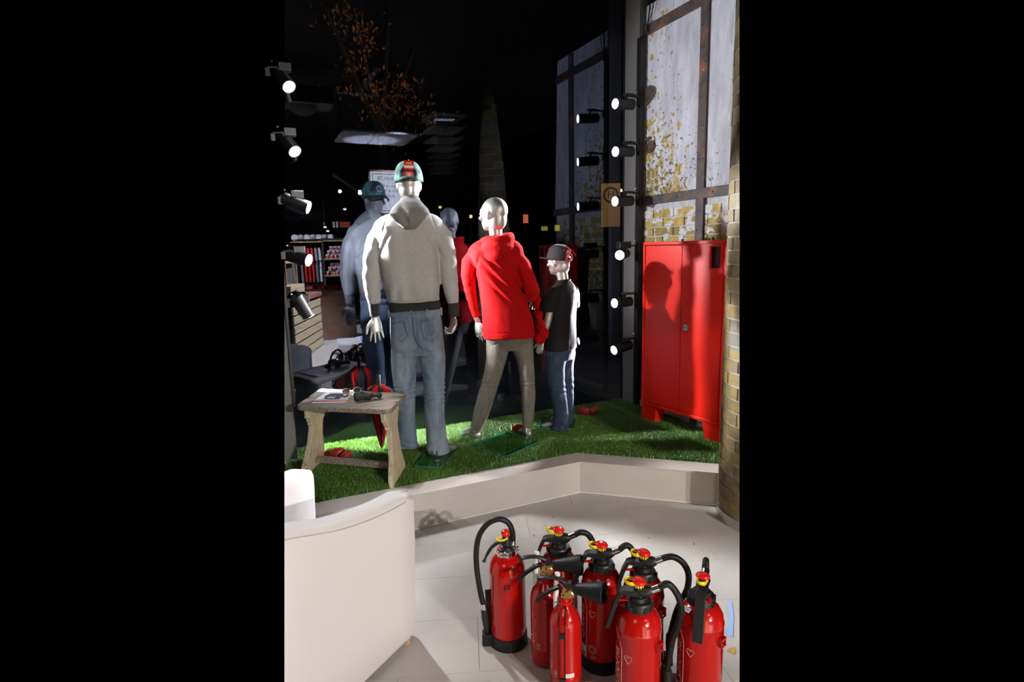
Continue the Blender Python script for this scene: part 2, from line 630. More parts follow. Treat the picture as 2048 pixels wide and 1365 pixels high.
N = 420000
bx = np.random.uniform(0, 3.02, N)
by = np.random.uniform(2.3, 4.20, N)
k = in_poly(bx, by, TURF)
for n, c in SECTIONS:
    k &= (bx * n[0] + by * n[1] + (0.24 - 1.6) * n[2]) < -0.004
bx, by = bx[k], by[k]
n = len(bx)
h = np.random.uniform(0.015, 0.027, n)
an = np.random.uniform(0, 2 * PI, n)
ln = np.random.uniform(0.003, 0.016, n)
w = np.random.uniform(0.0008, 0.0015, n)
wa = an + PI / 2 + np.random.normal(0, 0.5, n)
base = np.stack([bx, by, np.full(n, ZT - 0.001)], 1)
side = np.stack([np.cos(wa) * w, np.sin(wa) * w, np.zeros(n)], 1)
mid = base + np.stack([np.cos(an) * ln * 0.35, np.sin(an) * ln * 0.35, h * 0.62], 1)
tip = base + np.stack([np.cos(an) * ln * 1.1, np.sin(an) * ln * 1.1, h], 1)
V = np.stack([base - side, base + side, mid + side * 0.8, mid - side * 0.8, tip], 1).reshape(-1, 3)
me = bpy.data.meshes.new('turf_blades')
me.vertices.add(5 * n)
me.vertices.foreach_set('co', V.ravel())
idx = np.arange(n)[:, None] * 5
loops = np.concatenate([idx + [0, 1, 2, 3], idx + [3, 2, 4]], 1).ravel()
me.loops.add(7 * n)
me.loops.foreach_set('vertex_index', loops)
me.polygons.add(2 * n)
st = np.stack([np.arange(n) * 7, np.arange(n) * 7 + 4], 1).ravel()
me.polygons.foreach_set('loop_start', st)
me.update(calc_edges=True)
M_blade = mat('turf_blade', (0.062, 0.165, 0.014), 0.36, col2=(0.11, 0.235, 0.03), scale=90, spec=0.7)
bl = link('grass_blades', me, M_blade, turf)
bl['kind'] = 'stuff'

# ---- window: pane, posts
glass_m = bpy.data.materials.new('coated_glass')
glass_m.use_nodes = True
nt = glass_m.node_tree
nt.nodes.remove(nt.nodes['Principled BSDF'])
gl = nt.nodes.new('ShaderNodeBsdfGlossy')
gl.inputs['Roughness'].default_value = 0.0
gl.inputs['Color'].default_value = (0.66, 0.75, 1.0, 1)
tr = nt.nodes.new('ShaderNodeBsdfTransparent')
tr.inputs['Color'].default_value = (0.86, 0.88, 0.88, 1)
fr = nt.nodes.new('ShaderNodeFresnel')
fr.inputs['IOR'].default_value = 1.9
mx = nt.nodes.new('ShaderNodeMixShader')
nt.links.new(fr.outputs[0], mx.inputs[0])
nt.links.new(tr.outputs[0], mx.inputs[1])
nt.links.new(gl.outputs[0], mx.inputs[2])
nt.links.new(mx.outputs[0], nt.nodes['Material Output'].inputs[0])
GLASS = glass_m
window = G().add([(-0.3, YG, ZT - 0.02), (3.02, YG, ZT - 0.02), (3.02, YG, 4.28), (-0.3, YG, 4.28)], [(0, 1, 2, 3)]).build('window_1', GLASS, trim=I4)
struct(window)
# right post: grey face between black profiles, seen beside the mural
post = struct(G().box((3.02, 4.097, 2.24), (0.05, 0.243, 4.1)).build('window_post_right', mat('post_core', (0.05, 0.05, 0.055), 0.5)))
G().box((2.992, 4.100, 2.24), (0.006, 0.190, 4.05)).build('grey_panel', M_post, post)
G().box((2.992, 4.207, 2.24), (0.012, 0.022, 4.05)).build('pane_gasket', M_black, post)
lpost = struct(G().box((0.145, 4.09, 2.24), (0.11, 0.25, 4.1)).build('window_post_left', M_post, trim=I4))

# ---- mural wall: plaster fields, exposed brick, riveted steel beams, all fixed to one backing
wall = struct(G().box((XW + 0.06, 3.2, 1.83), (0.1, 2.02, 3.24)).build('wall_right', M_palemortar, trim=I4))
Y0, Y1 = 2.86, 3.99          # near end (behind the brick column) and far end (at the window post)


def field(y0, y1, z0, z1, th=0.012):
    G().box((XW + 0.011 - th / 2, (y0 + y1) / 2, (z0 + z1) / 2), (th, y1 - y0, z1 - z0)).build('plaster_panel', M_plaster, wall, trim=I4)


BZ = [(3.23, 3.305), (1.925, 1.995)]      # beams across
BY = (3.268, 3.348)                        # beam upright
field(2.4, 4.2, 3.305, 3.45)
field(BY[1], 4.2, 1.995, 3.23)
field(2.4, BY[0], 1.995, 3.23)
mix_in(M_plaster, (0.40, 0.27, 0.06), 0.55, 0.57, 17, (1, 1, 1), 7, height=(1.6, 2.8, -0.09), height2=(3.1, 4.0, 0.09, 1))
mix_in(M_plaster, (0.10, 0.10, 0.07), 0.575, 0.59, 30, (1, 1, 1), 5, height=(1.6, 2.8, -0.09), height2=(3.1, 4.0, 0.07, 1))


def beam(p0, p1, horizontal):
    (ya, za), (yb, zb) = p0, p1
    G().box((XW - 0.006, (ya + yb) / 2, (za + zb) / 2), (0.024, yb - ya, zb - za)).build('steel_beam', M_beam, wall, bevel=0.002, trim=I4)


for z0, z1 in BZ:
    beam((2.4, z0), (4.2, z1), True)
beam((BY[0], 0.22), (BY[1], 1.925), False)
beam((BY[0], 1.995), (BY[1], 3.23), False)
beam((BY[0], 3.305), (BY[1], 3.45), False)
riv = G().lathe([(0.007, 0), (0.0065, 0.003), (0.004, 0.0055)], 8, Matrix.Rotation(-PI / 2, 4, 'Y')).mesh('rivet')
riv.polygons.foreach_set('use_smooth', [True] * len(riv.polygons))
riv.materials.append(M_beam)
for y, z in [(BY[0] + 0.02, 2.2), (BY[1] - 0.02, 2.2), (BY[0] + 0.02, 2.42), (BY[1] - 0.018, 2.62), (BY[0] + 0.02, 2.85), (BY[1] - 0.02, 3.1), (BY[0] + 0.04, 1.84), (BY[1] - 0.02, 1.70), (3.6, 3.268), (3.8, 3.268), (3.15, 3.268), (3.55, 1.96), (3.75, 1.96), (3.18, 1.96)]:
    o = bpy.data.objects.new('rivet', riv)
    COL.objects.link(o)
    o.location = (XW - 0.018, y, z)
    o.parent = wall
BH, BL = 0.071, 0.245
bmeshes = []
for k in range(4):
    bmeshes.append(G().box((0, 0, 0), (0.02, BL - 0.009 - 0.003 * (k % 2), BH - 0.009 - 0.002 * (k // 2))).mesh('brick'))
    bmeshes[-1].materials.append(M_brick)
field(2.4, BY[0], 0.22, 1.375)
field(BY[1], 4.2, 0.22, 1.375)
row = 0
z = 1.42
while z < 1.92:
    y = 2.5 + (row % 2) * BL / 2
    while y < 4.16:
        if not (y + BL / 2 > BY[0] - 0.0 and y - BL / 2 < BY[1]) and z < 1.89:
            if in_stage((XW, y - BL / 2, z)) and y + BL / 2 < 4.2:
                o = bpy.data.objects.new('brick', bmeshes[random.randrange(4)])
                COL.objects.link(o)
                o.location = (XW + 0.0085 + random.uniform(-0.0015, 0.0015), y, z)
                o.parent = wall
        else:
            for ya, yb in ((y - BL / 2, min(y + BL / 2, BY[0])), (max(y - BL / 2, BY[1]), y + BL / 2)):
                if yb - ya > 0.03 and z < 1.89 and in_stage((XW, ya, z)):
                    G().box((0, 0, 0), (0.02, yb - ya - 0.009, BH - 0.009)).build('brick', M_brick, wall).location = (XW + 0.0085, (ya + yb) / 2, z)
        y += BL
    z += BH
    row += 1
sk = struct(G().box((XW + 0.0, 3.6, 0.24), (0.03, 1.2, 0.07)).build('baseboard_right', mat('pale_board', (0.7, 0.68, 0.66), 0.5), trim=I4))

# ---- brick column on the right: curved bricks round a drum with a steel foot ring
CX, CY, CR = 2.71, 2.261, 0.322
A0, A1 = math.radians(78), math.radians(196)
DR = Matrix.Translation((CX, CY, 0))


def arc_block(r0, r1, a0, a1, z0, z1, n=5):
    g = G()
    rings = []
    for i in range(n + 1):
        a = a0 + (a1 - a0) * i / n
        c, s = math.cos(a), math.sin(a)
        rings.append([(r0 * c, r0 * s, z0), (r1 * c, r1 * s, z0), (r1 * c, r1 * s, z1), (r0 * c, r0 * s, z1)])
    return g.loft(rings, True)


column = struct(arc_block(0.20, CR, A0, A1, 0.0, 3.9, 24).build('brick_column', M_colmortar, smooth=True, trim=DR, angle=30))
column.location = (CX, CY, 0)
CBH = 0.0745
nrow = 0
z = 0.075
while z < 3.36:
    nb = 9
    da = 2 * PI / nb
    for q in range(-1, nb + 1):
        a0 = math.radians(60) + (q + 0.5 * (nrow % 2)) * da * 0.84 + random.uniform(-0.01, 0.01)
        a1 = a0 + da * 0.84 - 0.022
        a0c, a1c = max(a0, A0 + 0.01), min(a1, A1 - 0.01)
        if a1c - a0c < 0.05:
            continue
        o = arc_block(CR - 0.006, CR + 0.005 + random.uniform(-0.0015, 0.0015), a0c, a1c, z, z + CBH - 0.0085, 5)
        me = o.mesh('brick')
        cut(me, DR)
        if len(me.polygons) > 3:
            b = link('brick', me, M_colbrick, column, smooth=True, angle=30)
    z += CBH
    nrow += 1
arc_block(CR - 0.01, CR + 0.012, A0, A1, 0.0, 0.06, 20).build('foot_ring', M_steel, column, smooth=True, angle=30, trim=DR)

# ---- the shop behind the photographer, seen only as reflections in the pane
ceiling = struct(G().box((1.75, -1.1, 4.35), (9.5, 10.8, 0.1)).build('ceiling', M_darkwall))
struct(G().box((1.75, -6.45, 2.15), (9.5, 0.1, 4.3)).build('wall_back', M_darkwall))
# ---- pavement outside
struct(G().prism([(-0.2, 4.4), (3.6, 4.4), (12, 13), (-1, 13)], -0.1, -0.02).build('floor_outside', M_asphalt, trim=I4))
# ================================================================== SPOTLIGHTS on the two posts
def spot(side, k, x0, y0, z, direction, lit, label, plate='box', power=40, length=0.17, lens_on=True, drop=0.075):
    """track spotlight: adapter on the rail, arm, cylinder head with a lens at its end"""
    sg = 1 if side == 'left' else -1
    t = thing('spotlight', (x0, y0, z), label, 'spotlight', 'spotlights on the %s window post' % side)
    d = Vector(direction).normalized()
    G().box((0, -0.012, 0.0), (0.03, 0.024, 0.05)).build('rail_clamp', M_black, t, bevel=0.003)
    reach = 0.09 if side == 'left' else 0.155
    g = G()
    if plate == 'box':
        g.box((sg * (reach - 0.015), -0.02, 0.035), (0.11, 0.06, 0.055)) if side == 'right' else g.box((reach + 0.012, -0.02, 0.035), (0.075, 0.06, 0.05))
    else:
        g.lathe([(0.055, -0.006), (0.06, -0.004), (0.06, 0.004), (0.052, 0.008)], 20, Matrix.Translation((sg * (reach - 0.05), -0.03, 0.03)) @ Matrix.Scale(0.62, 4, (0, 1, 0)))
    g.build('driver_plate', M_gunmetal if side == 'right' else M_black, t, bevel=0.004)
    G().lathe([(0.006, 0.03), (0.007, 0.034), (0.005, 0.04)], 8, Matrix.Translation((sg * 0.03, -0.02, 0.03))).build('screw', M_steel, t)
    c = Vector((sg * reach, -0.03, -drop + 0.035))
    G().bar((sg * (reach - 0.03), -0.03, 0.03), c, 0.014, 0.014, (0, 1, 0)).bar((0, -0.012, 0.026), (sg * (reach - 0.03), -0.02, 0.03), 0.02, 0.012, (0, 0, 1)).build('swivel_arm', M_black, t)
    M = Matrix.Translation(c) @ d.to_track_quat('Z', 'Y').to_matrix().to_4x4()
    hd = G().lathe([(0.030, -length * 0.5), (0.041, -length * 0.5 + 0.008), (0.041, length * 0.5), (0.0385, length * 0.5), (0.036, length * 0.5 - 0.012)], 28, M).build('lamp_head', M_gunmetal, t, smooth=True, angle=40)
    G().lathe([(0.0415, length * 0.5 - 0.004), (0.0425, length * 0.5), (0.0375, length * 0.5), (0.0375, length * 0.5 - 0.004)], 28, M, False).build('rim', M_steel if side == 'left' else M_black, hd, smooth=True)
    g = G()
    g.lathe([(0.0368, length * 0.5 - 0.010), (0.0368, length * 0.5 - 0.004), (0.025, length * 0.5 - 0.001)], 24, M)
    g.build('lens', M_lens if lit == 2 else M_lens_soft, hd, smooth=True)
    l = bpy.data.lights.new('spotlight_beam', 'SPOT')
    l.energy = power
    l.color = (0.95, 0.965, 1.0) if side == 'left' else (0.93, 0.93, 1.0)
    l.spot_size = math.radians(BEAM.get((side, k), 70))
    l.spot_blend = 0.8 if (side, k) in (('left', 0), ('left', 1)) else 0.35
    l.shadow_soft_size = 0.025
    o = bpy.data.objects.new('beam', l)
    COL.objects.link(o)
    o.parent = t
    p = c + d * (length * 0.5 + 0.02)
    o.matrix_local = Matrix.Translation(p) @ d.to_track_quat('-Z', 'Y').to_matrix().to_4x4()
    return t


BEAM = {('left', 0): 86, ('left', 1): 86, ('left', 2): 33, ('left', 3): 60, ('left', 4): 60}
for _k in range(6):
    BEAM['right', _k] = 58
ORD = ['topmost', 'second', 'third', 'fourth', 'fifth', 'lowest']
ZL = [2.70, 2.34, 1.955, 1.53, 1.135, 0.755]
RDIR = [(-1, -0.16, -0.08), (-1, -0.22, -0.08), (-1, -0.2, -0.05), (-0.75, -0.62, -0.05), (-1, -0.22, 0.0), (-1, -0.18, -0.14)]
RL = ['topmost of six black spotlights on the right window post, dimly outlined',
      'second black spotlight from the top on the right window post',
      'third black spotlight from the top on the right window post',
      'fourth black spotlight on the right post, its round lens turned to the camera',
      'fifth black spotlight on the right post beside the red cabinet',
      'lowest black spotlight on the right post, head tilted downwards']
for k in range(6):
    spot('right', k, 2.965, 3.985, ZL[k] + 0.04, RDIR[k], 2, RL[k], 'box' if k == 3 else 'plate', SPOT_POWER['right'][k], 0.195)
LDIR = [(0.30, -0.66, -0.66), (0.34, -0.66, -0.62), (0.80, -0.35, -0.34), (0.70, -0.58, -0.22), (0.42, 0.16, -0.88)]
LL = ['topmost glaring spotlight at the left edge, shining into the room',
      'second glaring spotlight at the left edge, below the topmost one',
      'third spotlight on the left post with a visible round lens',
      'fourth spotlight on the left post, behind a flat dark driver box',
      'fifth spotlight on the left post, cylinder pointing steeply down']
LZ = [2.73, 2.335, 1.925, 1.585, 1.265]
for k in range(5):
    spot('left', k, 0.224, 4.14 if k < 2 else 3.96 if k == 2 else 4.14 if k == 3 else 4.10, LZ[k], LDIR[k], 2 if k < 3 else 1, LL[k], 'box', SPOT_POWER['left'][k], 0.17, drop=0.05 if k > 1 else 0.075)
rail = tag(G().box((2.986, 3.985, 1.72), (0.035, 0.05, 3.0)).build('light_rail', M_black), 'black vertical power rail carrying the spotlights on the right post', 'light rail')
lrail = tag(G().box((0.207, 4.05, 1.75), (0.014, 0.23, 2.3)).build('light_rail', M_black, trim=I4), 'black vertical power rail on the left post by the picture edge', 'light rail')
for pts, r, lab in (([(2.985, 3.925, 3.2), (3.0, 3.92, 3.3), (3.005, 3.90, 3.42), (2.985, 3.91, 3.6), (2.97, 3.93, 4.1)], 0.006, 'black cable curving up from the top of the light rail'),
                    ([(2.99, 3.92, 3.22), (3.0, 3.86, 3.4), (3.0, 3.80, 3.65), (3.0, 3.78, 4.1)], 0.003, 'thin grey cable rising across the mural from the light rail')):
    tag(G().tube(pts, r, 8).build('cable', M_rubber, smooth=True), lab, 'cable')

# ================================================================== RED HOSE CABINET
cab = thing('hose_cabinet', (2.785, 3.635, ZT), 'tall red double-door metal cabinet against the mural wall', 'cabinet', rz=math.atan2(-0.767, 0.105))
# local x runs along the front from the far corner to the near corner, local y points into the wall
W, H0, H1, D = 0.772, 0.135, 1.405, 0.10
g = G()
g.box((W / 2, D / 2 + 0.012, (H0 + H1) / 2), (W, D - 0.024, H1 - H0 - 0.0))
body = g.build('cabinet_body', M_cab, cab, bevel=0.004)
# front frame, door leaves
fr_ = G()
for bx_ in ((0.010, H0 + 0.01, 0.020, H1), (W - 0.018, H0 + 0.01, 0.036, H1)):
    fr_.box((bx_[0] + 0.002, -0.004, (H0 + H1) / 2), (bx_[2], 0.03, H1 - H0))
fr_.box((W / 2, -0.004, H1 - 0.012), (W, 0.03, 0.024))
fr_.box((W / 2, -0.004, H0 + 0.012), (W, 0.03, 0.024))
fr_.build('front_frame', M_cab, cab, bevel=0.003)
xm = 0.382


def door(x0, x1, hole=None):
    z0, z1 = H0 + 0.028, H1 - 0.028
    g = G()
    if not hole:
        g.box(((x0 + x1) / 2, -0.006, (z0 + z1) / 2), (x1 - x0, 0.018, z1 - z0))
    else:
        a, b, c, d = hole
        for p in ((x0, a, z0, z1), (b, x1, z0, z1), (a, b, z0, c), (a, b, d, z1)):
            g.box(((p[0] + p[1]) / 2, -0.006, (p[2] + p[3]) / 2), (p[1] - p[0], 0.018, p[3] - p[2]))
    return g


door(0.026, xm - 0.003).build('door', M_cab, cab, bevel=0.003)
HOLE = (0.622, 0.718, 1.215, 1.365)
dr = door(xm + 0.003, W - 0.042, HOLE).build('door', M_cab, cab)
g = G()
a, b, c, d = HOLE
for p in ((a - 0.004, a + 0.004, c, d), (b - 0.004, b + 0.004, c, d), (a, b, c - 0.004, c + 0.004), (a, b, d - 0.004, d + 0.004)):
    g.box(((p[0] + p[1]) / 2, -0.014, (p[2] + p[3]) / 2), (p[1] - p[0], 0.016, p[3] - p[2]))
g.build('key_box_frame', M_cab, dr)
G().box(((a + b) / 2, 0.0095, (c + d) / 2), (b - a, 0.003, d - c)).build('key_box_back', M_black, dr)
G().box((a + 0.068, 0.004, (c + d) / 2 + 0.008), (0.056, 0.004, d - c - 0.018)).build('key_box_plate', M_cab_in, dr)
lk = G().lathe([(0.026, 0), (0.026, 0.005), (0.021, 0.008), (0.020, 0.003), (0.006, 0.003), (0.006, 0.012)], 24, Matrix.Translation((xm + 0.045, -0.015, 0.79)) @ Matrix.Rotation(PI / 2, 4, 'X')).build('latch_bowl', M_steel, dr, smooth=True)
G().box((xm + 0.045, -0.024, 0.79), (0.036, 0.006, 0.008)).build('latch_grip', M_chrome, dr, bevel=0.002)
for x0, x1, tp in ((0.0, 0.155, 0.135), (W - 0.18, W, 0.16)):
    g = G()
    i0, i1 = (x0, x1 - 0.02) if x0 == 0 else (x0 + 0.025, x1)
    M = Matrix(((1, 0, 0, 0), (0, 0, 1, 0), (0, 1, 0, 0), (0, 0, 0, 1)))
    g.prism([(i0, 0.0), (i1, 0.0), (x1, H0), (x0, H0)], -0.008, D - 0.01, M)
    g.build('foot', M_cab, cab, bevel=0.003)
for x, s_, lab in ((0.34, 0.014, 'small black cap left on top of the red cabinet, beside its middle'), (0.545, 0.016, 'black clip on the cabinet top, near its right end'), (0.60, 0.02, 'square black plug on the cabinet top, rightmost of the bits'), (0.57, 0.014, 'tiny black screw cap lying between clip and plug on the cabinet')):
    p = cab.matrix_basis @ Vector((x, 0.03, H1))
    M = Matrix.Translation(p)
    tag(G().box((0, 0, s_ * 0.42), (s_, s_, s_ * 0.84)).lathe([(s_ * 0.3, s_ * 0.84), (s_ * 0.35, s_ * 1.1), (s_ * 0.12, s_ * 1.25)], 8).build('fitting', M_blackp, bevel=0.002), lab, 'fitting').location = p

# ================================================================== TUB ARMCHAIR (right arm and the front of the left one in view)
MCH = Matrix.Translation((0.512, 2.146, 0)) @ Matrix.Rotation(math.atan2(0.613, 0.79), 4, 'Z')
chair = thing('armchair', (0.512, 2.146, 0), 'white leather tub armchair turned away, seen from behind its right arm', 'armchair', rz=math.atan2(0.613, 0.79))
CW, CD, TH = 0.665, 0.72, 0.105


def rim_h(t):
    return np.interp(t, [0, 0.05, 0.12, 0.2, 0.3, 0.4, 0.5, 0.6, 0.72], [0.648, 0.652, 0.656, 0.664, 0.682, 0.704, 0.738, 0.772, 0.785])


path = []
rc = 0.13
for t in np.linspace(0, CD - rc, 14):
    path.append((-t, TH / 2, 0, -1, t))
for a in np.linspace(0, PI / 2, 7)[1:]:
    rr = rc - TH / 2
    path.append((-(CD - rc) - rr * math.sin(a), rc - rr * math.cos(a), -math.sin(a), -math.cos(a), CD - rc + 0.1 * a))
for y in np.linspace(rc, CW - rc, 6)[1:]:
    path.append((-CD + TH / 2, y, -1, 0, CD))
for a in np.linspace(PI / 2, 0, 7)[1:]:
    rr = rc - TH / 2
    path.append((-(CD - rc) - rr * math.sin(a), CW - rc + rr * math.cos(a), -math.sin(a), math.cos(a), CD - rc + 0.1 * a))
for t in np.linspace(CD - rc, 0, 14)[1:]:
    path.append((-t, CW - TH / 2, 0, 1, t))
rings = []
for i, (x, y, nx_, ny_, t) in enumerate(path):
    top = float(rim_h(t))
    end = min(i, len(path) - 1 - i)
    sh = {0: 0.022, 1: 0.0}.get(end, 0.0)
    o, q = TH / 2 - sh, -TH / 2 + sh
    tp = top - sh
    lean = 0.03 if end == 0 else 0.02 if end == 1 else 0
    prof = [(o - 0.012, 0.028), (o - 0.003, 0.04), (o - 0.004, 0.2), (o + 0.003, 0.4), (o, tp - 0.045), (o - 0.004, tp - 0.022), (o - 0.016, tp - 0.006), (o - 0.034, tp), (q + 0.034, tp), (q + 0.014, tp - 0.007), (q + 0.003, tp - 0.024), (q, tp - 0.06), (q, 0.3), (q, 0.028)]
    rings.append([(x + nx_ * n_ + lean * z_ / 0.65 * (1 if end < 2 else 0), y + ny_ * n_, z_) for n_, z_ in prof])
# first ring starts in front of the second
for k_, e in ((0, 1), (-1, -2)):
    rings[k_] = [(p[0] + 0.022, p[1], p[2]) for p in rings[k_]]
G().loft(rings).build('shell', M_leather, chair, smooth=True, angle=70, trim=MCH)
seam = G()
pp = [(p[4][0], p[4][1] + (0.0005 if False else 0), p[4][2] + 0.012) for p in rings[1:16]]
seam.tube([(a_, b_ - 0.0005, c_) for a_, b_, c_ in pp], 0.0022, 6)
seam.build('seam_piping', mat('leather_seam', (0.6, 0.56, 0.53), 0.5), chair, smooth=True, trim=MCH)
G().box((-0.30, CW / 2, 0.30), (0.60, CW - 2 * TH, 0.24)).build('seat_cushion', M_leather, chair, bevel=0.03, trim=MCH)
for x, y in ((-0.035, 0.03), (-0.035, CW - 0.03), (-CD + 0.06, 0.05), (-CD + 0.06, CW - 0.05)):
    g = G().lathe([(0.016, 0.0), (0.021, 0.034)], 12, Matrix.Translation((x, y, 0)))
    if in_stage(MCH @ Vector((x, y, 0.02))) and in_stage(MCH @ Vector((x - .02, y + .02, 0.02))):
        g.build('foot', M_wood, chair, smooth=True)
# ================================================================== WOODEN BENCH
bench = thing('wooden_bench', (0.54, 3.70, ZT), 'weathered wooden trestle stool with carved cream legs on the turf', 'stool')
TZ = 0.45
BO = Vector((0.54, 3.70, ZT))
C4 = [Vector((0.195, 3.70)), Vector((0.70, 3.318)), Vector((0.889, 3.662)), Vector((0.392, 4.10))]


def bl_(u, v):      # u along the front, v towards the window
    p = C4[0] * (1 - u) * (1 - v) + C4[1] * u * (1 - v) + C4[2] * u * v + C4[3] * (1 - u) * v
    return p - BO.xy


def rounded(u0, u1, v0, v1, ru=0.04, rv=0.08):
    pts = []
    for (u, v, du, dv) in ((u0, v0, 1, 1), (u1, v0, -1, 1), (u1, v1, -1, -1), (u0, v1, 1, -1)):
        first, second = ((u, v + rv * dv), (u + ru * du, v)) if (du * dv > 0) else ((u + ru * du, v), (u, v + rv * dv))
        pts += [first, (u + ru * du * 0.3, v + rv * dv * 0.3), second]
    return [tuple(bl_(a, b)) for a, b in pts]


for v0, v1 in ((0.0, 0.47), (0.475, 1.0)):
    poly = rounded(0, 1, v0, v1, 0.05 if v0 == 0 else 0.02, 0.10)
    me = G().prism(poly, TZ - 0.032, TZ).mesh('top_plank')
    link('top_plank', me, M_benchtop, bench, bevel=0.006)
E1 = (C4[1] - C4[0]).normalized()
E2 = ((C4[2] - C4[1]) + (C4[3] - C4[0])).normalized()


def trestle(pt, pb, wt, wb, th=0.032):
    """side panel: profile across E2, lofted from the foot to the top, leaning along E1"""
    prof = [(0.0, wb * 0.50), (0.03, wb * 0.52), (0.07, wb * 0.46), (0.13, wb * 0.35), (0.20, wt * 0.36), (0.27, wt * 0.33), (0.298, wt * 0.35), (0.302, wt * 0.41), (0.325, wt * 0.43), (0.330, wt * 0.49), (0.352, wt * 0.53), (0.358, wt * 0.62), (0.418, wt * 0.67)]
    rings = []
    for z, hw in prof:
        k_ = z / 0.418
        c = Vector(pb).lerp(Vector(pt), k_)
        ax = Vector((E1.x, E1.y)) * th / 2
        e = Vector((E2.x, E2.y)) * hw
        rings.append([(*(c - ax - e), z), (*(c + ax - e), z), (*(c + ax + e), z), (*(c - ax + e), z)])
    g = G().loft(rings)
    g.build('leg_panel', M_benchleg, bench, bevel=0.004)
    # foot cut-out block
    return rings


trestle(tuple(bl_(0.10, 0.5) - E2 * 0.0), tuple(Vector((0.275, 3.755)) - BO.xy), 0.27, 0.36)
trestle(tuple(bl_(0.90, 0.5) - E2 * 0.0), tuple(Vector((0.730, 3.355)) - BO.xy), 0.26, 0.30)
pa, pb = Vector((0.31, 3.765)) - BO.xy, Vector((0.73, 3.42)) - BO.xy
G().bar((pa.x, pa.y, 0.062), (pb.x, pb.y, 0.058), 0.045, 0.035).build('stretcher', M_benchtop, bench, bevel=0.005)


def on_bench(u, v):
    p = bl_(u, v)
    return (p.x + BO.x, p.y + BO.y, ZT + TZ)


rzb = math.atan2(E1.y, E1.x)
# magazine, its title band towards us and upside down
mg = thing('magazine', on_bench(0.30, 0.52), 'magazine with a red title band lying on the left half of the stool', 'magazine', rz=rzb + 0.0)
mg.rotation_euler = (0, 0, rzb + 0.20)
mm = G().box((0, 0, 0.003), (0.205, 0.265, 0.006)).build('cover', M_paper, mg)
G().box((0, -0.113, 0.0064), (0.199, 0.032, 0.0006)).build('title_band', mat('print_red', (0.75, 0.05, 0.03), 0.5), mm)
ml = text_mesh('INVENTUR 3', 0.034, spacing=1.0)
ml.transform(Matrix.Translation((0, -0.113, 0.0069)) @ Matrix.Rotation(PI, 4, 'Z'))
link('title', ml, M_print, mm)
g = G()
g.prism([(-0.055, -0.055), (0.0, -0.075), (0.05, -0.065), (0.045, -0.03), (0.09, -0.02), (0.085, 0.02), (0.03, 0.075), (-0.055, 0.085), (-0.07, 0.02)], 0.0062, 0.0067)
g.build('cover_picture', mat('print_grey', (0.04, 0.04, 0.045), 0.5), mm)
g = G()
g.prism([(-0.04, -0.045), (0.01, -0.055), (0.012, -0.015), (-0.035, 0.0)], 0.0068, 0.0071)
g.build('cover_face', mat('print_light', (0.45, 0.45, 0.45), 0.5), mm)
g = G()
g.prism([(0.05, 0.02), (0.095, 0.03), (0.095, 0.055), (0.06, 0.05)], 0.0062, 0.0068)
g.build('cover_print', MATS['print_red'], mm)
G().prism([(0.02, -0.078), (0.09, -0.078), (0.09, -0.073), (0.02, -0.073)], 0.0062, 0.0068).build('cover_line', MATS['print_red'], mm)

# sunglasses
sg_ = thing('sunglasses', on_bench(0.47, 0.62), 'dark aviator sunglasses standing open on the magazine corner', 'sunglasses', rz=rzb + 0.75)
M_lensd = mat('dark_lens', (0.02, 0.012, 0.014), 0.08, spec=0.8)
M_wire = mat('gold_wire', (0.7, 0.55, 0.3), 0.25, metal=1.0)
for s_ in (-1, 1):
    out = [(s_ * 0.036 + 0.027 * math.cos(a) * (1 if math.sin(a) > 0 else 0.85), 0.03 + 0.022 * math.sin(a)) for a in np.linspace(0, 2 * PI, 18, endpoint=False)]
    M = Matrix.Translation((0, 0, 0.006)) @ Matrix.Rotation(PI / 2 - 0.3, 4, 'X')
    G().prism(out, -0.0008, 0.0008, M).build('lens', M_lensd, sg_)
    pts = [tuple(M @ Vector((x, y, 0))) for x, y in out] + [tuple(M @ Vector((*out[0], 0)))]
    G().tube(pts, 0.0013, 6, False).build('lens_rim', M_wire, sg_, smooth=True)
    e = M @ Vector((s_ * 0.064, 0.042, 0))
    G().tube([e, (e.x + s_ * 0.004, e.y - 0.06, e.z - 0.008), (e.x + s_ * 0.002, e.y - 0.11, 0.004), (e.x, e.y - 0.125, 0.002)], 0.0014, 6).build('temple', M_wire, sg_, smooth=True)
G().tube([tuple(M @ Vector(p)) for p in ((-0.012, 0.046, 0), (0, 0.05, 0), (0.012, 0.046, 0))], 0.0013, 6).build('bridge', M_wire, sg_, smooth=True)

# crumpled black pouch
g = G()
g.ell((0, 0, 0.022), (0.062, 0.042, 0.022))
g.ell((0.05, 0.02, 0.02), (0.045, 0.03, 0.018), (0, 0.2, 0.5))
g.ell((-0.03, -0.012, 0.026), (0.04, 0.034, 0.026), (0.2, 0, 0.3))
pm = fuse(g, 0.005, 3)
deform(pm, lambda c, n: 0.015 * snoise(c, 24) + 0.007 * snoise(c, 55, 3))
cz = min(v.co.z for v in pm.vertices)
pm.transform(Matrix.Translation((0, 0, -cz)))
pouch = tag(link('glasses_pouch', pm, mat('black_pouch_cloth', (0.013, 0.013, 0.014), 0.65, bump=0.2, bscale=90), smooth=True, angle=180), 'crumpled black cloth pouch lying beside the sunglasses on the stool', 'pouch')
pouch.location = on_bench(0.66, 0.42)
pouch.rotation_euler = (0, 0, rzb + 0.3)

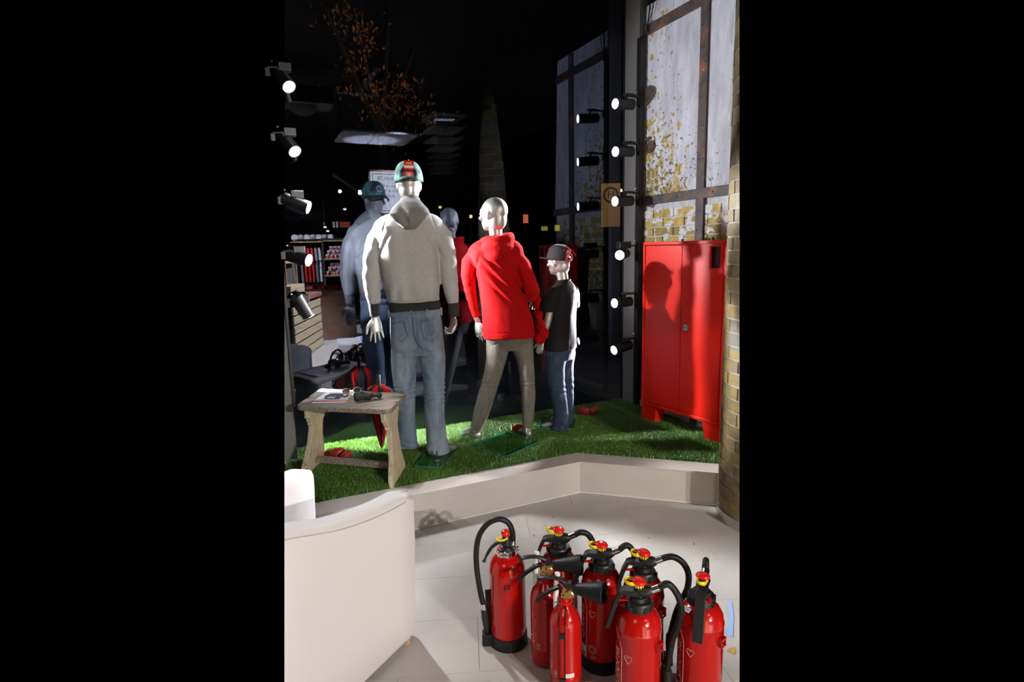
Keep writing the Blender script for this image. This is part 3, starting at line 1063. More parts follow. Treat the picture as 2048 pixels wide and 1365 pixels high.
# umbrella leaning on the window side of the stool, handle up
um_b, um_t = Vector((0.80, 3.84, ZT + 0.02)), Vector((0.768, 3.93, 0.77))
um_b = Vector((0.745, 3.87, ZT + 0.03))
um_t = Vector((0.746, 3.845, 0.775))
um = thing('umbrella', (0.745, 3.87, ZT), 'closed black and red umbrella leaning behind the stool, handle up', 'umbrella')
ax = (um_t - um_b)
L = ax.length
ax.normalize()
off = Vector((0.745, 3.87, ZT))


def along(t):
    return um_b + ax * t - off


G().tube([along(L - 0.13), along(L - 0.125), along(L - 0.004), along(L)], [0.012, 0.0135, 0.0135, 0.011], 14).build('grip', M_rubber, um, smooth=True, angle=40)
G().tube([along(0.0), along(L - 0.12)], 0.005, 8).build('shaft', M_gunmetal, um)
for q, (m_, nm) in enumerate(((M_blackcloth, 'black_panel'), (M_redfleece, 'red_panel'))):
    for k in range(4):
        a0 = (2 * k + q) * PI / 4
        rings = []
        for t, r in ((0.01, 0.008), (0.10, 0.026), (0.22, 0.048), (0.31, 0.070), (0.37, 0.080), (0.415, 0.076), (0.44, 0.05), (0.455, 0.018)):
            c = along(t)
            sx = ax.cross(Vector((0, 1, 0))).normalized()
            sy = sx.cross(ax)
            ring = []
            for (aa, rr) in ((a0 - 0.42, r * 0.82), (a0 - 0.2, r * 1.1), (a0 + 0.1, r * 1.25), (a0 + 0.42, r * 0.85), (a0 + 0.1, r * 0.98), (a0 - 0.2, r * 0.8)):
                p = c + sx * (rr * math.cos(aa)) + sy * (rr * math.sin(aa))
                ring.append(tuple(p))
            rings.append(ring)
        G().loft(rings).build(nm, m_, um, smooth=True)

# ================================================================== PINE CONES
def cone_mesh():
    core = G().ell((0, 0, 0), (0.026, 0.026, 0.042), None, 12, 8)
    sc = G()
    nsc = 95
    for i in range(nsc):
        t = (i + 0.5) / nsc
        z = -0.040 + 0.080 * t
        r = 0.030 * math.sqrt(max(0.03, 1 - ((z + 0.006) / 0.048) ** 2))
        a = i * 2.39996
        M = Matrix.Rotation(a, 4, 'Z') @ Matrix.Translation((r * 0.62, 0, z)) @ Matrix.Rotation(-0.5 - 0.7 * t, 4, 'Y')
        w_ = 0.0095
        sc.add([(0, -w_ * 0.6, 0), (0, w_ * 0.6, 0), (0.016, w_, 0), (0.022, 0, 0.002), (0.016, -w_, 0), (0.016, 0, 0.0045), (0, 0, 0.003), (0.014, 0, -0.002)],
               [(0, 4, 5, 6), (6, 5, 2, 1), (4, 3, 5), (5, 3, 2), (0, 7, 4), (0, 1, 7), (1, 2, 7), (2, 3, 7), (3, 4, 7), (0, 6, 1)], M)
    return core, sc


CONES = [((0.372, 3.905), 0.85, (1.2, 0, 0.6), 'smallest red pine cone behind the stool stretcher, left of its two neighbours'),
         ((0.432, 3.868), 1.12, (1.35, 0.2, 1.9), 'large red pine cone under the stool, middle one of three'),
         ((0.49, 3.80), 1.0, (1.5, 0, 2.6), 'red pine cone under the stool, right one of three'),
         ((1.752, 3.80), 0.95, (1.1, 0, 0.4), 'red pine cone on the turf behind the woman mannequin\'s right heel'),
         ((2.415, 3.935), 1.15, (1.5, 0, 1.2), 'red pine cone on the turf right of the boy mannequin, left of a pair'),
         ((2.49, 3.90), 1.05, (1.5, 0, 2.2), 'red pine cone on the turf nearer the cabinet, right one of a pair')]
c0 = None
for (xy, s_, rot, lab) in CONES:
    if c0 is None:
        c0 = thing('pine_cone', (0, 0, 0), lab, 'pine cone', 'red pine cones on the turf')
        core, sc = cone_mesh()
        core.build('cone_core', M_cone, c0, smooth=True)
        so = sc.build('cone_scales', M_cone, c0)
        so['kind'] = 'stuff'
        c = c0
    else:
        c = copy_tree(c0)
        c['label'] = lab
    c.location = (*xy, ZT + 0.008 + 0.030 * s_)
    c.scale = (s_, s_, s_)
    c.rotation_euler = rot
# ================================================================== FIRE EXTINGUISHERS
def helix_text(body, size, r, ang, z, parent, up=True, name='lettering', spacing=1.0, shear=0.0):
    me = text_mesh(body, size, 'LEFT', spacing=spacing, shear=shear)
    wrap(me, r + 0.0007, ang, z, up)
    return link(name, me, M_fadeprint, parent)


def ring_on(r, ang, z, rad, th, parent, name='emblem', mt=None, seg=24):
    vs, fs = [], []
    for i in range(seg):
        a = 2 * PI * i / seg
        for q in (rad, rad - th):
            x, y = q * math.cos(a), q * math.sin(a)
            vs.append(((r + 0.0007) * math.cos(ang + x / r), (r + 0.0007) * math.sin(ang + x / r), z + y))
    for i in range(seg):
        j = (i + 1) % seg
        fs.append((2 * i, 2 * j, 2 * j + 1, 2 * i + 1))
    return G().add(vs, fs).build(name, mt or M_fadeprint, parent)


def patch_on(r, ang, z, w, h, parent, name, mt, off=0.0006):
    vs, fs = [], []
    for i in range(7):
        a = ang + (i / 6 - 0.5) * w / r
        for zz in (-h / 2, h / 2):
            vs.append(((r + off) * math.cos(a), (r + off) * math.sin(a), z + zz))
    for i in range(6):
        fs.append((2 * i, 2 * i + 2, 2 * i + 3, 2 * i + 1))
    return G().add(vs, fs).build(name, mt, parent)


def smooth_path(pts, n=8):
    P = [Vector(p) for p in pts]
    out = []
    for i in range(len(P) - 1):
        p0, p1, p2, p3 = P[max(i - 1, 0)], P[i], P[i + 1], P[min(i + 2, len(P) - 1)]
        for k in range(n):
            t = k / n
            out.append(0.5 * ((2 * p1) + (p2 - p0) * t + (2 * p0 - 5 * p1 + 4 * p2 - p3) * t * t + (3 * p1 - p0 - 3 * p2 + p3) * t ** 3))
    out.append(P[-1])
    return [tuple(p) for p in out]


EXG = 'fire extinguishers standing on the floor'


def tank(t, R, H=0.405):
    body = G().lathe([(R - 0.004, 0.03), (R, 0.045), (R, H * 0.80), (R + 0.0008, H * 0.805), (R + 0.0008, H * 0.825), (R - 0.001, H * 0.835), (R * 0.95, H * 0.885), (R * 0.80, H * 0.94), (R * 0.55, H * 0.975), (R * 0.42, H * 0.985), (R * 0.40, H + 0.005)], 40).build('tank', M_red, t, smooth=True, angle=60)
    G().lathe([(R + 0.001, 0.0), (R + 0.005, 0.003), (R + 0.003, 0.052), (R - 0.003, 0.054), (R - 0.003, 0.004)], 40, None, False).build('foot_ring', M_rubber, t, smooth=True, angle=40)
    return body


def bracket(t, R, ang, z):
    M = Matrix.Rotation(ang, 4, 'Z') @ Matrix.Translation((R, 0, z))
    g = G()
    g.box((0.006, -0.012, 0), (0.014, 0.003, 0.032), M)
    g.box((0.006, 0.012, 0), (0.014, 0.003, 0.032), M)
    g.box((0.013, 0, 0.012), (0.003, 0.026, 0.006), M)
    g.box((0.013, 0, -0.013), (0.003, 0.026, 0.006), M)
    g.build('bracket', M_red, t)


def powder(x, y, label, rot=0.0, hose=None, turn=0.0, R=0.0755, prints=True, pin_tag=True, extra=None):
    t = thing('fire_extinguisher', (x, y, 0), label, 'fire extinguisher', EXG, rz=math.atan2(y, x) - PI / 2 + rot)
    body = tank(t, R)
    # screw cap and valve
    cap_ = G()
    cap_.lathe([(0.040, 0.392), (0.045, 0.396), (0.045, 0.420), (0.042, 0.425), (0.030, 0.427), (0.028, 0.440), (0.0, 0.441)], 28)
    for k in range(6):
        a = k * PI / 3
        cap_.box((0.046 * math.cos(a), 0.046 * math.sin(a), 0.408), (0.008, 0.008, 0.02))
    cap_.build('screw_cap', M_blackp, t, smooth=True, angle=35)
    va = G()
    va.lathe([(0.02, 0.43), (0.02, 0.455), (0.016, 0.475), (0.013, 0.488)], 16)
    va.tube([(0.0, 0, 0.455), (0.032, -0.004, 0.462), (0.043, -0.004, 0.466)], [0.021, 0.020, 0.014], 14)
    va.build('valve', M_blackp, t, smooth=True, angle=50)
    G().box((0.018, -0.030, 0.438), (0.030, 0.012, 0.003), Matrix.Rotation(-0.15, 4, 'Y')).build('red_sticker', M_red, t)
    # lever strap: out to the left, then down
    w_ = 0.017
    prof = [(-0.004, 0.462, 0.020), (-0.045, 0.462, 0.016), (-0.062, 0.455, 0.014), (-0.078, 0.42, 0.013), (-0.092, 0.375, 0.013), (-0.104, 0.335, 0.013), (-0.110, 0.318, 0.015), (-0.104, 0.312, 0.006)]
    rings = []
    for i, (px, pz, th) in enumerate(prof):
        q, r_ = prof[max(i - 1, 0)], prof[min(i + 1, len(prof) - 1)]
        d = Vector((r_[0] - q[0], 0, r_[1] - q[1])).normalized()
        n_ = Vector((-d.z, 0, d.x))
        n_ = -n_
        c = Vector((px, -0.004, pz))
        a_, b_ = n_ * 0.001, -n_ * th
        rings.append([tuple(c + a_ + Vector((0, -w_, 0))), tuple(c + a_ + Vector((0, w_, 0))), tuple(c + b_ + Vector((0, w_, 0))), tuple(c + b_ + Vector((0, w_ - 0.003, 0)) + n_ * th * 0.8), tuple(c + b_ + Vector((0, -w_ + 0.003, 0)) + n_ * th * 0.8), tuple(c + b_ + Vector((0, -w_, 0)))])
    G().loft(rings).build('lever', M_blackp, t, bevel=0.0015)
    # strike knob, yellow safety ring
    KM = Matrix.Translation((0.0, -0.002, 0.489)) @ Matrix.Rotation(0.12, 4, 'Y')
    G().lathe([(0.019, -0.004), (0.0235, 0.0), (0.0235, 0.005), (0.020, 0.0095), (0.011, 0.0115), (0.0, 0.012)], 26, KM).build('strike_knob', M_knob, t, smooth=True, angle=60)
    lo = [(-0.004, -0.004, 0.484), (-0.022, -0.016, 0.486), (-0.040, -0.013, 0.488), (-0.047, 0.0, 0.490), (-0.040, 0.012, 0.490), (-0.022, 0.015, 0.488), (-0.004, 0.010, 0.486)]
    yr = G().tube(smooth_path(lo, 5), 0.0065, 8, flat=(0.35, 1.0), ref=(0, 0, 1))
    yr.build('safety_ring', M_yellow, t, smooth=True, angle=60)
    g = G()
    for k in range(4):
        a = -PI / 2 + (k - 1.2) * 0.5
        g.bar((0.016 * math.cos(a), 0.017 * math.sin(a), 0.489), (0.017 * math.cos(a), 0.018 * math.sin(a), 0.474), 0.005, 0.003)
    g.build('safety_clip', M_yellow, t)
    # coupling and hose
    G().tube([(0.042, -0.004, 0.466), (0.066, -0.003, 0.478)], 0.0125, 14).build('hose_coupling', M_chrome, t, smooth=True, angle=40)
    hp = hose or [(0.066, -0.003, 0.478), (0.085, 0, 0.486), (0.112, 0.004, 0.474), (0.135, 0.012, 0.43), (0.140, 0.02, 0.37), (0.125, 0.03, 0.29), (0.105, 0.035, 0.21), (0.095, 0.035, 0.15)]
    G().tube(smooth_path(hp, 6), 0.0115, 12).build('hose', M_rubber, t, smooth=True, angle=60)
    e = Vector(hp[-1])
    nz = G()
    nz.tube([tuple(e + Vector((0, 0, 0.005))), tuple(e - Vector((0, 0, 0.03))), tuple(e - Vector((0.002, 0, 0.085)))], [0.015, 0.017, 0.011], 12)
    nz.box((e.x - 0.006, e.y, 0.055), (0.034, 0.034, 0.035))
    nz.build('nozzle', M_blackp, t, smooth=True, angle=40)
    bracket(t, R, math.radians(-32) - turn, 0.29)
    if prints:
        helix_text('Gloria', 0.055, R, math.radians(204) - turn, 0.115, body, True, spacing=1.05, shear=0.25)
        helix_text('®', 0.016, R, math.radians(210) - turn, 0.305, body, False)
        # heart-shaped conformity mark, ring mark, line frame
        hv = [(0, -0.016), (0.013, 0.002), (0.011, 0.011), (0.004, 0.012), (0, 0.006), (-0.004, 0.012), (-0.011, 0.011), (-0.013, 0.002), (0, -0.016)]
        an = math.radians(246) - turn
        G().tube([((R + 0.0004) * math.cos(an + u / R), (R + 0.0004) * math.sin(an + u / R), 0.245 + v) for u, v in hv], 0.0009, 4).build('heart_mark', M_fadeprint, body)
        ring_on(R, an, 0.10, 0.017, 0.002, body, 'ring_mark')
        ring_on(R, an, 0.10, 0.010, 0.002, body, 'ring_mark')
        helix_text('GS', 0.016, R, an - 0.08, 0.07, body, False)
        fl_ = [((R + 0.0004) * math.cos(math.radians(226) - turn), (R + 0.0004) * math.sin(math.radians(226) - turn), z) for z in np.linspace(0.10, 0.27, 5)]
        fl_ += [((R + 0.0004) * math.cos(math.radians(a) - turn), (R + 0.0004) * math.sin(math.radians(a) - turn), z) for a, z in ((220, 0.29), (208, 0.312), (200, 0.33))]
        G().tube(fl_, 0.0009, 4).build('print_line', M_fadeprint, body)
        patch_on(R, math.radians(206) - turn, 0.075, 0.05, 0.05, body, 'paper_label', M_paper)
        ring_on(R, math.radians(214) - turn, 0.067, 0.009, 0.0088, body, 'green_dot', mat('label_green', (0.02, 0.14, 0.07), 0.5), 16)
    if extra == 'sticker':
        M = Matrix.Rotation(math.radians(222) - turn, 4, 'Z') @ Matrix.Translation((R * 0.80, 0, 0.383)) @ Matrix.Rotation(0.62, 4, 'Y') @ Matrix.Rotation(PI / 2 + 0.1, 4, 'Z')
        s = G().box((0, 0, 0.002), (0.030, 0.017, 0.0006), M).build('shoulder_sticker', M_paper, t)
        tm = text_mesh('1047', 0.012)
        tm.transform(M @ Matrix.Translation((0, 0, 0.0025)))
        link('sticker_print', tm, mat('label_blue', (0.05, 0.07, 0.2), 0.6), s)
    return t


# the one at the left, of another make: steel clamp collar, hose arching to the left
tA = thing('fire_extinguisher', (0.849, 1.968, 0), 'leftmost red fire extinguisher, black hose arching high to its left', 'fire extinguisher', EXG, rz=math.atan2(1.968, 0.849) - PI / 2)
RA = 0.0725
body = tank(tA, RA, 0.395)
G().lathe([(0.036, 0.388), (0.041, 0.392), (0.041, 0.403), (0.0385, 0.405), (0.0385, 0.412), (0.035, 0.416)], 28).build('clamp_collar', M_chrome, tA, smooth=True, angle=35)
g = G()
g.box((0.042, 0.012, 0.402), (0.014, 0.010, 0.018))
g.box((-0.03, -0.03, 0.402), (0.012, 0.010, 0.014))
g.tube([(0.036, 0.02, 0.402), (0.052, 0.004, 0.404)], 0.003, 8)
g.build('clamp_bolt', M_chrome, tA)
g = G()
g.lathe([(0.030, 0.408), (0.028, 0.425), (0.020, 0.43), (0.018, 0.455), (0.012, 0.47)], 18)
g.tube([(0.0, 0, 0.425), (0.030, 0, 0.420)], [0.016, 0.014], 12)
g.build('valve', M_blackp, tA, smooth=True, angle=45)
G().lathe([(0.012, 0.468), (0.0165, 0.471), (0.0175, 0.476), (0.0165, 0.485), (0.012, 0.4895), (0.0, 0.491)], 22, Matrix.Translation((-0.003, 0, 0))).build('strike_knob', M_knob, tA, smooth=True, angle=60)
lp = smooth_path([(-0.004, -0.012, 0.452), (-0.034, -0.014, 0.446), (-0.062, -0.016, 0.424), (-0.08, -0.018, 0.395), (-0.088, -0.018, 0.376)], 4)
G().tube(lp, [0.011] * 6 + [0.010] * 6 + [0.008] * 5, 10, flat=(1.1, 0.6)).build('lever', M_blackp, tA, smooth=True, angle=60)
G().ell((-0.091, -0.018, 0.371), (0.008, 0.009, 0.006)).build('lever_tip', M_blackp, tA, smooth=True)
lo = [(-0.018 + 0.021 * math.cos(a), -0.014 + 0.016 * math.sin(a), 0.462 + 0.003 * math.cos(a)) for a in np.linspace(0, 2 * PI, 20)]
G().tube(lo, 0.0052, 8, False, flat=(0.8, 0.8)).build('safety_ring', M_yellow, tA, smooth=True, angle=60)
G().lathe([(0.011, 0.415), (0.011, 0.45), (0.0095, 0.452)], 14, Matrix.Translation((0.026, 0.0, 0))).build('hose_coupling', M_chrome, tA, smooth=True, angle=40)
G().tube(smooth_path([(0.026, 0, 0.446), (0.024, 0.0, 0.485), (0.008, 0, 0.522), (-0.028, 0, 0.538), (-0.072, 0, 0.520), (-0.108, 0, 0.470), (-0.122, -0.002, 0.40), (-0.121, -0.006, 0.32), (-0.110, -0.01, 0.23), (-0.100, -0.012, 0.178)], 7), 0.0112, 14).build('hose', M_rubber, tA, smooth=True, angle=60)
G().tube([(-0.100, -0.012, 0.183), (-0.097, -0.012, 0.158)], 0.0125, 14).build('hose_ferrule', M_chrome, tA, smooth=True, angle=40)
G().tube([(-0.097, -0.012, 0.158), (-0.095, -0.012, 0.12), (-0.09, -0.012, 0.05)], [0.0135, 0.015, 0.009], 14).build('nozzle', M_blackp, tA, smooth=True, angle=60)
g = G()
g.box((-0.086, -0.012, 0.028), (0.045, 0.042, 0.05))
g.bar((-0.074, 0.0, 0.05), (-0.082, 0.0, 0.235), 0.022, 0.006, (0, 1, 0))
g.build('nozzle_holder', M_rubber, tA, bevel=0.004)
mk = G()
for dz in (0.0, 0.012):
    M = Matrix.Rotation(math.radians(268), 4, 'Z') @ Matrix.Translation((RA, 0, 0.292 - dz))
    mk.box((0.001, -0.007, 0), (0.003, 0.009, 0.006), M)
    mk.box((0.001, 0.008, 0), (0.003, 0.011, 0.006), M)
mk.build('weld_tabs', mat('dark_red_metal', (0.10, 0.005, 0.005), 0.4), body)

powder(1.035, 1.873, 'red fire extinguisher at the back, second from the left, half hidden by a black horn', -0.12, [(0.066, -0.003, 0.478), (0.088, 0, 0.488), (0.118, 0.008, 0.474), (0.142, 0.015, 0.42), (0.15, 0.02, 0.35), (0.13, 0.03, 0.25), (0.11, 0.035, 0.15)], prints=False)
powder(1.123, 1.700, 'red fire extinguisher in the middle of the group with white upright lettering', -0.05, [(0.066, -0.003, 0.478), (0.082, 0, 0.492), (0.098, 0.004, 0.493), (0.116, 0.008, 0.47), (0.124, 0.012, 0.43), (0.125, 0.018, 0.36), (0.115, 0.03, 0.25), (0.10, 0.035, 0.15)])
powder(1.228, 1.582, 'red fire extinguisher behind the front one, its hose in a wide right loop', -0.02, [(0.066, -0.003, 0.478), (0.10, 0.0, 0.487), (0.135, 0.004, 0.468), (0.157, 0.01, 0.425), (0.158, 0.018, 0.37), (0.145, 0.025, 0.32), (0.12, 0.03, 0.25), (0.10, 0.03, 0.15)], prints=False)
powder(1.102, 1.443, 'front red fire extinguisher, cut by the bottom of the picture, hose to the right', -0.02, [(0.066, -0.003, 0.478), (0.090, 0, 0.492), (0.112, 0.003, 0.475), (0.132, 0.008, 0.435), (0.138, 0.014, 0.385), (0.13, 0.02, 0.33), (0.112, 0.026, 0.27), (0.098, 0.03, 0.15)])
powder(1.310, 1.372, 'rightmost red fire extinguisher, its black lever pointing at the camera', PI / 2 - 0.12, turn=PI / 2 - 0.12, hose=[(0.066, -0.003, 0.478), (0.085, 0.0, 0.497), (0.10, 0.002, 0.492), (0.118, 0.006, 0.45), (0.122, 0.01, 0.38), (0.115, 0.02, 0.28), (0.1, 0.03, 0.15)], extra='sticker')


def co2(x, y, label, rot=0.0, wires=False):
    t = thing('fire_extinguisher', (x, y, 0), label, 'fire extinguisher', EXG, rz=math.atan2(y, x) - PI / 2 + rot)
    R = 0.057
    b = G().lathe([(R - 0.012, 0.0), (R - 0.003, 0.006), (R, 0.02), (R, 0.075), (R + 0.0006, 0.076), (R + 0.0006, 0.079), (R, 0.08), (R, 0.262), (R * 0.97, 0.282), (R * 0.86, 0.302), (R * 0.66, 0.320), (R * 0.42, 0.333), (0.019, 0.34), (0.018, 0.366), (0.016, 0.368)], 36).build('bottle', M_red, t, smooth=True, angle=60)
    v = G()
    v.lathe([(0.013, 0.362), (0.015, 0.368), (0.015, 0.378), (0.011, 0.382), (0.011, 0.41)], 12)
    v.tube([(0, 0, 0.396), (0.034, 0, 0.404)], [0.011, 0.010], 10)
    v.lathe([(0.012, -0.006), (0.016, -0.003), (0.016, 0.003), (0.012, 0.006)], 12, Matrix.Translation((0.018, -0.012, 0.385)) @ Matrix.Rotation(PI / 2, 4, 'X'))
    v.build('brass_valve', M_brass, t, smooth=True, angle=35)
    up_ = G()
    up_.tube(smooth_path([(0.016, 0, 0.418), (-0.02, 0, 0.436), (-0.055, 0, 0.438), (-0.088, 0, 0.432), (-0.094, 0, 0.424)], 4), 0.011, 8, flat=(1.0, 0.55))
    up_.box((0.004, 0, 0.416), (0.036, 0.022, 0.022))
    up_.build('squeeze_lever', M_black, t, smooth=True, angle=40)
    G().tube(smooth_path([(0.0, 0, 0.408), (-0.03, 0, 0.400), (-0.072, 0, 0.372), (-0.098, 0, 0.346), (-0.101, 0, 0.338)], 4), 0.011, 8, flat=(1.0, 0.7)).build('carry_handle', M_black, t, smooth=True, angle=40)
    G().tube([(0.030, 0, 0.402), (0.036, 0, 0.404)], 0.016, 12).build('horn_joint', M_blackp, t)
    hd = Vector((1, -0.25, 0.10)).normalized()
    p = Vector((0.034, 0, 0.404))
    HM = Matrix.Translation(p) @ hd.to_track_quat('Z', 'Y').to_matrix().to_4x4()
    G().lathe([(0.012, 0.0), (0.018, 0.006), (0.021, 0.018), (0.034, 0.078), (0.0375, 0.092), (0.038, 0.108), (0.0355, 0.110), (0.032, 0.10), (0.018, 0.03), (0.0, 0.025)], 28, HM, False).build('discharge_horn', M_rubber, t, smooth=True, angle=40)
    G().ell((-0.002, -0.013, 0.409), (0.004, 0.003, 0.004)).build('seal_bead', M_knob, t, smooth=True)
    G().tube(smooth_path([(-0.03, -0.012, 0.435), (-0.016, -0.015, 0.425), (-0.002, -0.014, 0.41)], 4), 0.001, 5).build('seal_cord', M_knob, t)
    G().tube([(-0.028, 0.012, 0.450), (-0.034, 0.012, 0.37), (-0.036, 0.012, 0.315)], [0.010, 0.010, 0.009], 10).build('rolled_paper_tag', M_paper, t, smooth=True, angle=40)
    g = G()
    for q in range(13):
        zz = 0.205 - q * 0.0055 - (0.01 if q > 7 else 0)
        wd = 0.024 - 0.004 * (q % 3)
        a0 = math.radians(210)
        vs = []
        for i in range(5):
            a = a0 + i / 4 * wd / R
            for dz in (0, 0.0016):
                vs.append(((R + 0.0007) * math.cos(a), (R + 0.0007) * math.sin(a), zz + dz))
        g.add(vs, [(2 * i, 2 * i + 2, 2 * i + 3, 2 * i + 1) for i in range(4)])
    g.build('printed_lines', mat('faint_print', (0.5, 0.16, 0.14), 0.5) if 'faint_print' not in MATS else MATS['faint_print'], b)
    ring_on(R, math.radians(205), 0.115, 0.015, 0.003, b, 'ring_mark')
    ring_on(R, math.radians(238), 0.10, 0.0075, 0.0015, b, 'ring_mark')
    ring_on(R, math.radians(238), 0.10, 0.004, 0.0015, b, 'ring_mark')
    helix_text('0786', 0.009, R, math.radians(228), 0.085, b, False)
    G().tube([(-0.023, -0.012, 0.345), (-0.017, -0.014, 0.35), (0.0, -0.0205, 0.352), (0.017, -0.014, 0.352), (0.025, -0.008, 0.358), (0.022, -0.004, 0.364)], 0.0024, 6).build('red_collar_clip', M_knob, t, smooth=True)
    if wires:
        g = G()
        for s_ in (-1, 1):
            pts = [(s_ * 0.012 - 0.006, -0.022, 0.345)] + [(s_ * 0.009 - 0.004, -r_ - 0.002, z_) for r_, z_ in ((R * 0.66, 0.32), (R * 0.9, 0.296), (R, 0.262), (R, 0.15), (R, 0.03), (R, 0.01))]
            g.tube(pts, 0.0017, 6)
        g.box((-0.004, -R - 0.004, 0.255), (0.022, 0.005, 0.018))
        g.box((-0.004, -R - 0.004, 0.085), (0.022, 0.005, 0.008))
        g.build('wire_bracket', M_black, t)
        lb = patch_on(R, math.radians(292), 0.098, 0.032, 0.016, b, 'paper_label', M_paper)
        helix_text('CO2 2kg', 0.006, R + 0.0004, math.radians(280), 0.099, lb, False)
    return t


co2(0.935, 1.805, 'slim red CO2 extinguisher behind the front one, black horn against the back row', 0.05)
co2(0.930, 1.640, 'slim red CO2 extinguisher in front with two black wires down its body', -0.12, True)

# ---- bits on the floor
def litter(name, poly, loc, rz, mt, label, cat, th=0.0015, bend=0.0):
    o = tag(G().prism(poly, 0, th).build(name, mt), label, cat)
    o.location = loc
    o.rotation_euler = (0.0, 0, rz)
    return o


leaf_poly = [(-0.016, 0), (-0.008, 0.006), (0.004, 0.007), (0.016, 0.0), (0.004, -0.006), (-0.008, -0.005)]
for k, (xy, rz, lab) in enumerate((((1.543, 2.855), 0.4, 'dry brown leaf on the floor close to the platform corner'), ((1.338, 2.707), 1.0, 'dry brown leaf lying between the left hose and the second extinguisher'), ((1.448, 2.783), 2.2, 'thin pale leaf scrap on the floor behind the second extinguisher'), ((1.891, 2.394), 0.2, 'dark leaf crumb on the bare floor right of the extinguisher knobs'), ((2.065, 2.232), 0.9, 'orange leaf crumb on the floor nearest the brick column'))):
    o = litter('dry_leaf', leaf_poly, (*xy, 0.0006), rz, M_leaf, lab, 'leaf')
    o.scale = (0.8, 0.7 if k != 2 else 0.3, 1)
litter('tape_strip', [(0, 0), (0.10, 0.012), (0.25, 0.0), (0.25, 0.028), (0.10, 0.03), (0, 0.02)], (1.845, 1.775, 0.0006), math.radians(224), mat('blue_tape', (0.32, 0.45, 0.72), 0.4), 'pale blue strip of tape on the floor right of the last extinguisher', 'tape')
litter('cardboard_scrap', [(0, 0), (0.02, 0.022), (0.036, 0.028), (0.030, -0.012), (0.02, -0.018)], (1.603, 1.532, 0.0006), math.radians(-42), mat('gold_card', (0.55, 0.33, 0.10), 0.45), 'golden brown scrap of card at the end of the blue tape', 'card')
# ================================================================== MANNEQUINS
def rings_z(spec, seg=28, p=2.4):
    """horizontal superellipse rings (z, cx, cy, rx, ry)"""
    out = []
    for z, cx, cy, rx, ry in spec:
        r = []
        for j in range(seg):
            a = 2 * PI * j / seg
            c, s = math.cos(a), math.sin(a)
            r.append((cx + rx * math.copysign(abs(c) ** (2 / p), c), cy + ry * math.copysign(abs(s) ** (2 / p), s), z))
        out.append(r)
    return out


def hand(wrist, d, n, thumb, size=1.0, curl=(0.25, 0.25, 0.3, 0.35), spread=0.06, tcurl=0.3):
    """palm, four fingers of unequal length and a thumb; d: direction of the fingers, n: palm normal, thumb: +1/-1 side"""
    g = G()
    d = Vector(d).normalized()
    n = (Vector(n) - d * Vector(n).dot(d)).normalized()
    s = d.cross(n).normalized() * thumb
    w = Vector(wrist)
    k = size
    g.tube([w - d * 0.03 * k, w, w + d * 0.03 * k, w + d * 0.065 * k, w + d * 0.092 * k], [0.026 * k, 0.027 * k, 0.036 * k, 0.041 * k, 0.037 * k], 14, True, (1.0, 0.42), tuple(n))
    lens = (0.070, 0.080, 0.074, 0.058)
    for i in range(4):
        off = (1.5 - i) * 0.0195 * k
        p = w + d * (0.082 - 0.004 * abs(i - 1)) * k + s * off
        dirv = (d + s * (1.5 - i) * spread).normalized()
        pts, rad = [tuple(p)], [0.0094 * k]
        a = curl[i]
        ax = dirv.cross(n).normalized()
        for q, f in enumerate((0.46, 0.30, 0.24)):
            dirv = Matrix.Rotation(a * (1.0 if q else 0.75), 3, ax) @ dirv
            p = p + dirv * lens[i] * f * k
            pts.append(tuple(p))
            rad.append((0.0086, 0.0077, 0.0058)[q] * k)
        g.tube(pts, rad, 9)
        g.ell(pts[-1], (0.006 * k,) * 3, None, 8, 6)
    p = w + d * 0.018 * k + s * 0.026 * k
    t1 = (d * 0.72 + s * 0.66 + n * 0.18).normalized()
    t2 = (d * 0.92 + s * 0.30 + n * tcurl).normalized()
    q = p + t1 * 0.042 * k
    r = q + t2 * 0.030 * k
    e = r + (t2 + d * 0.3).normalized() * 0.022 * k
    g.tube([tuple(p), tuple(q), tuple(r), tuple(e)], [0.0135 * k, 0.0112 * k, 0.0095 * k, 0.0066 * k], 9)
    g.ell(tuple(e), (0.007 * k,) * 3, None, 8, 6)
    return fuse(g, 0.0032, 4, 0.4)


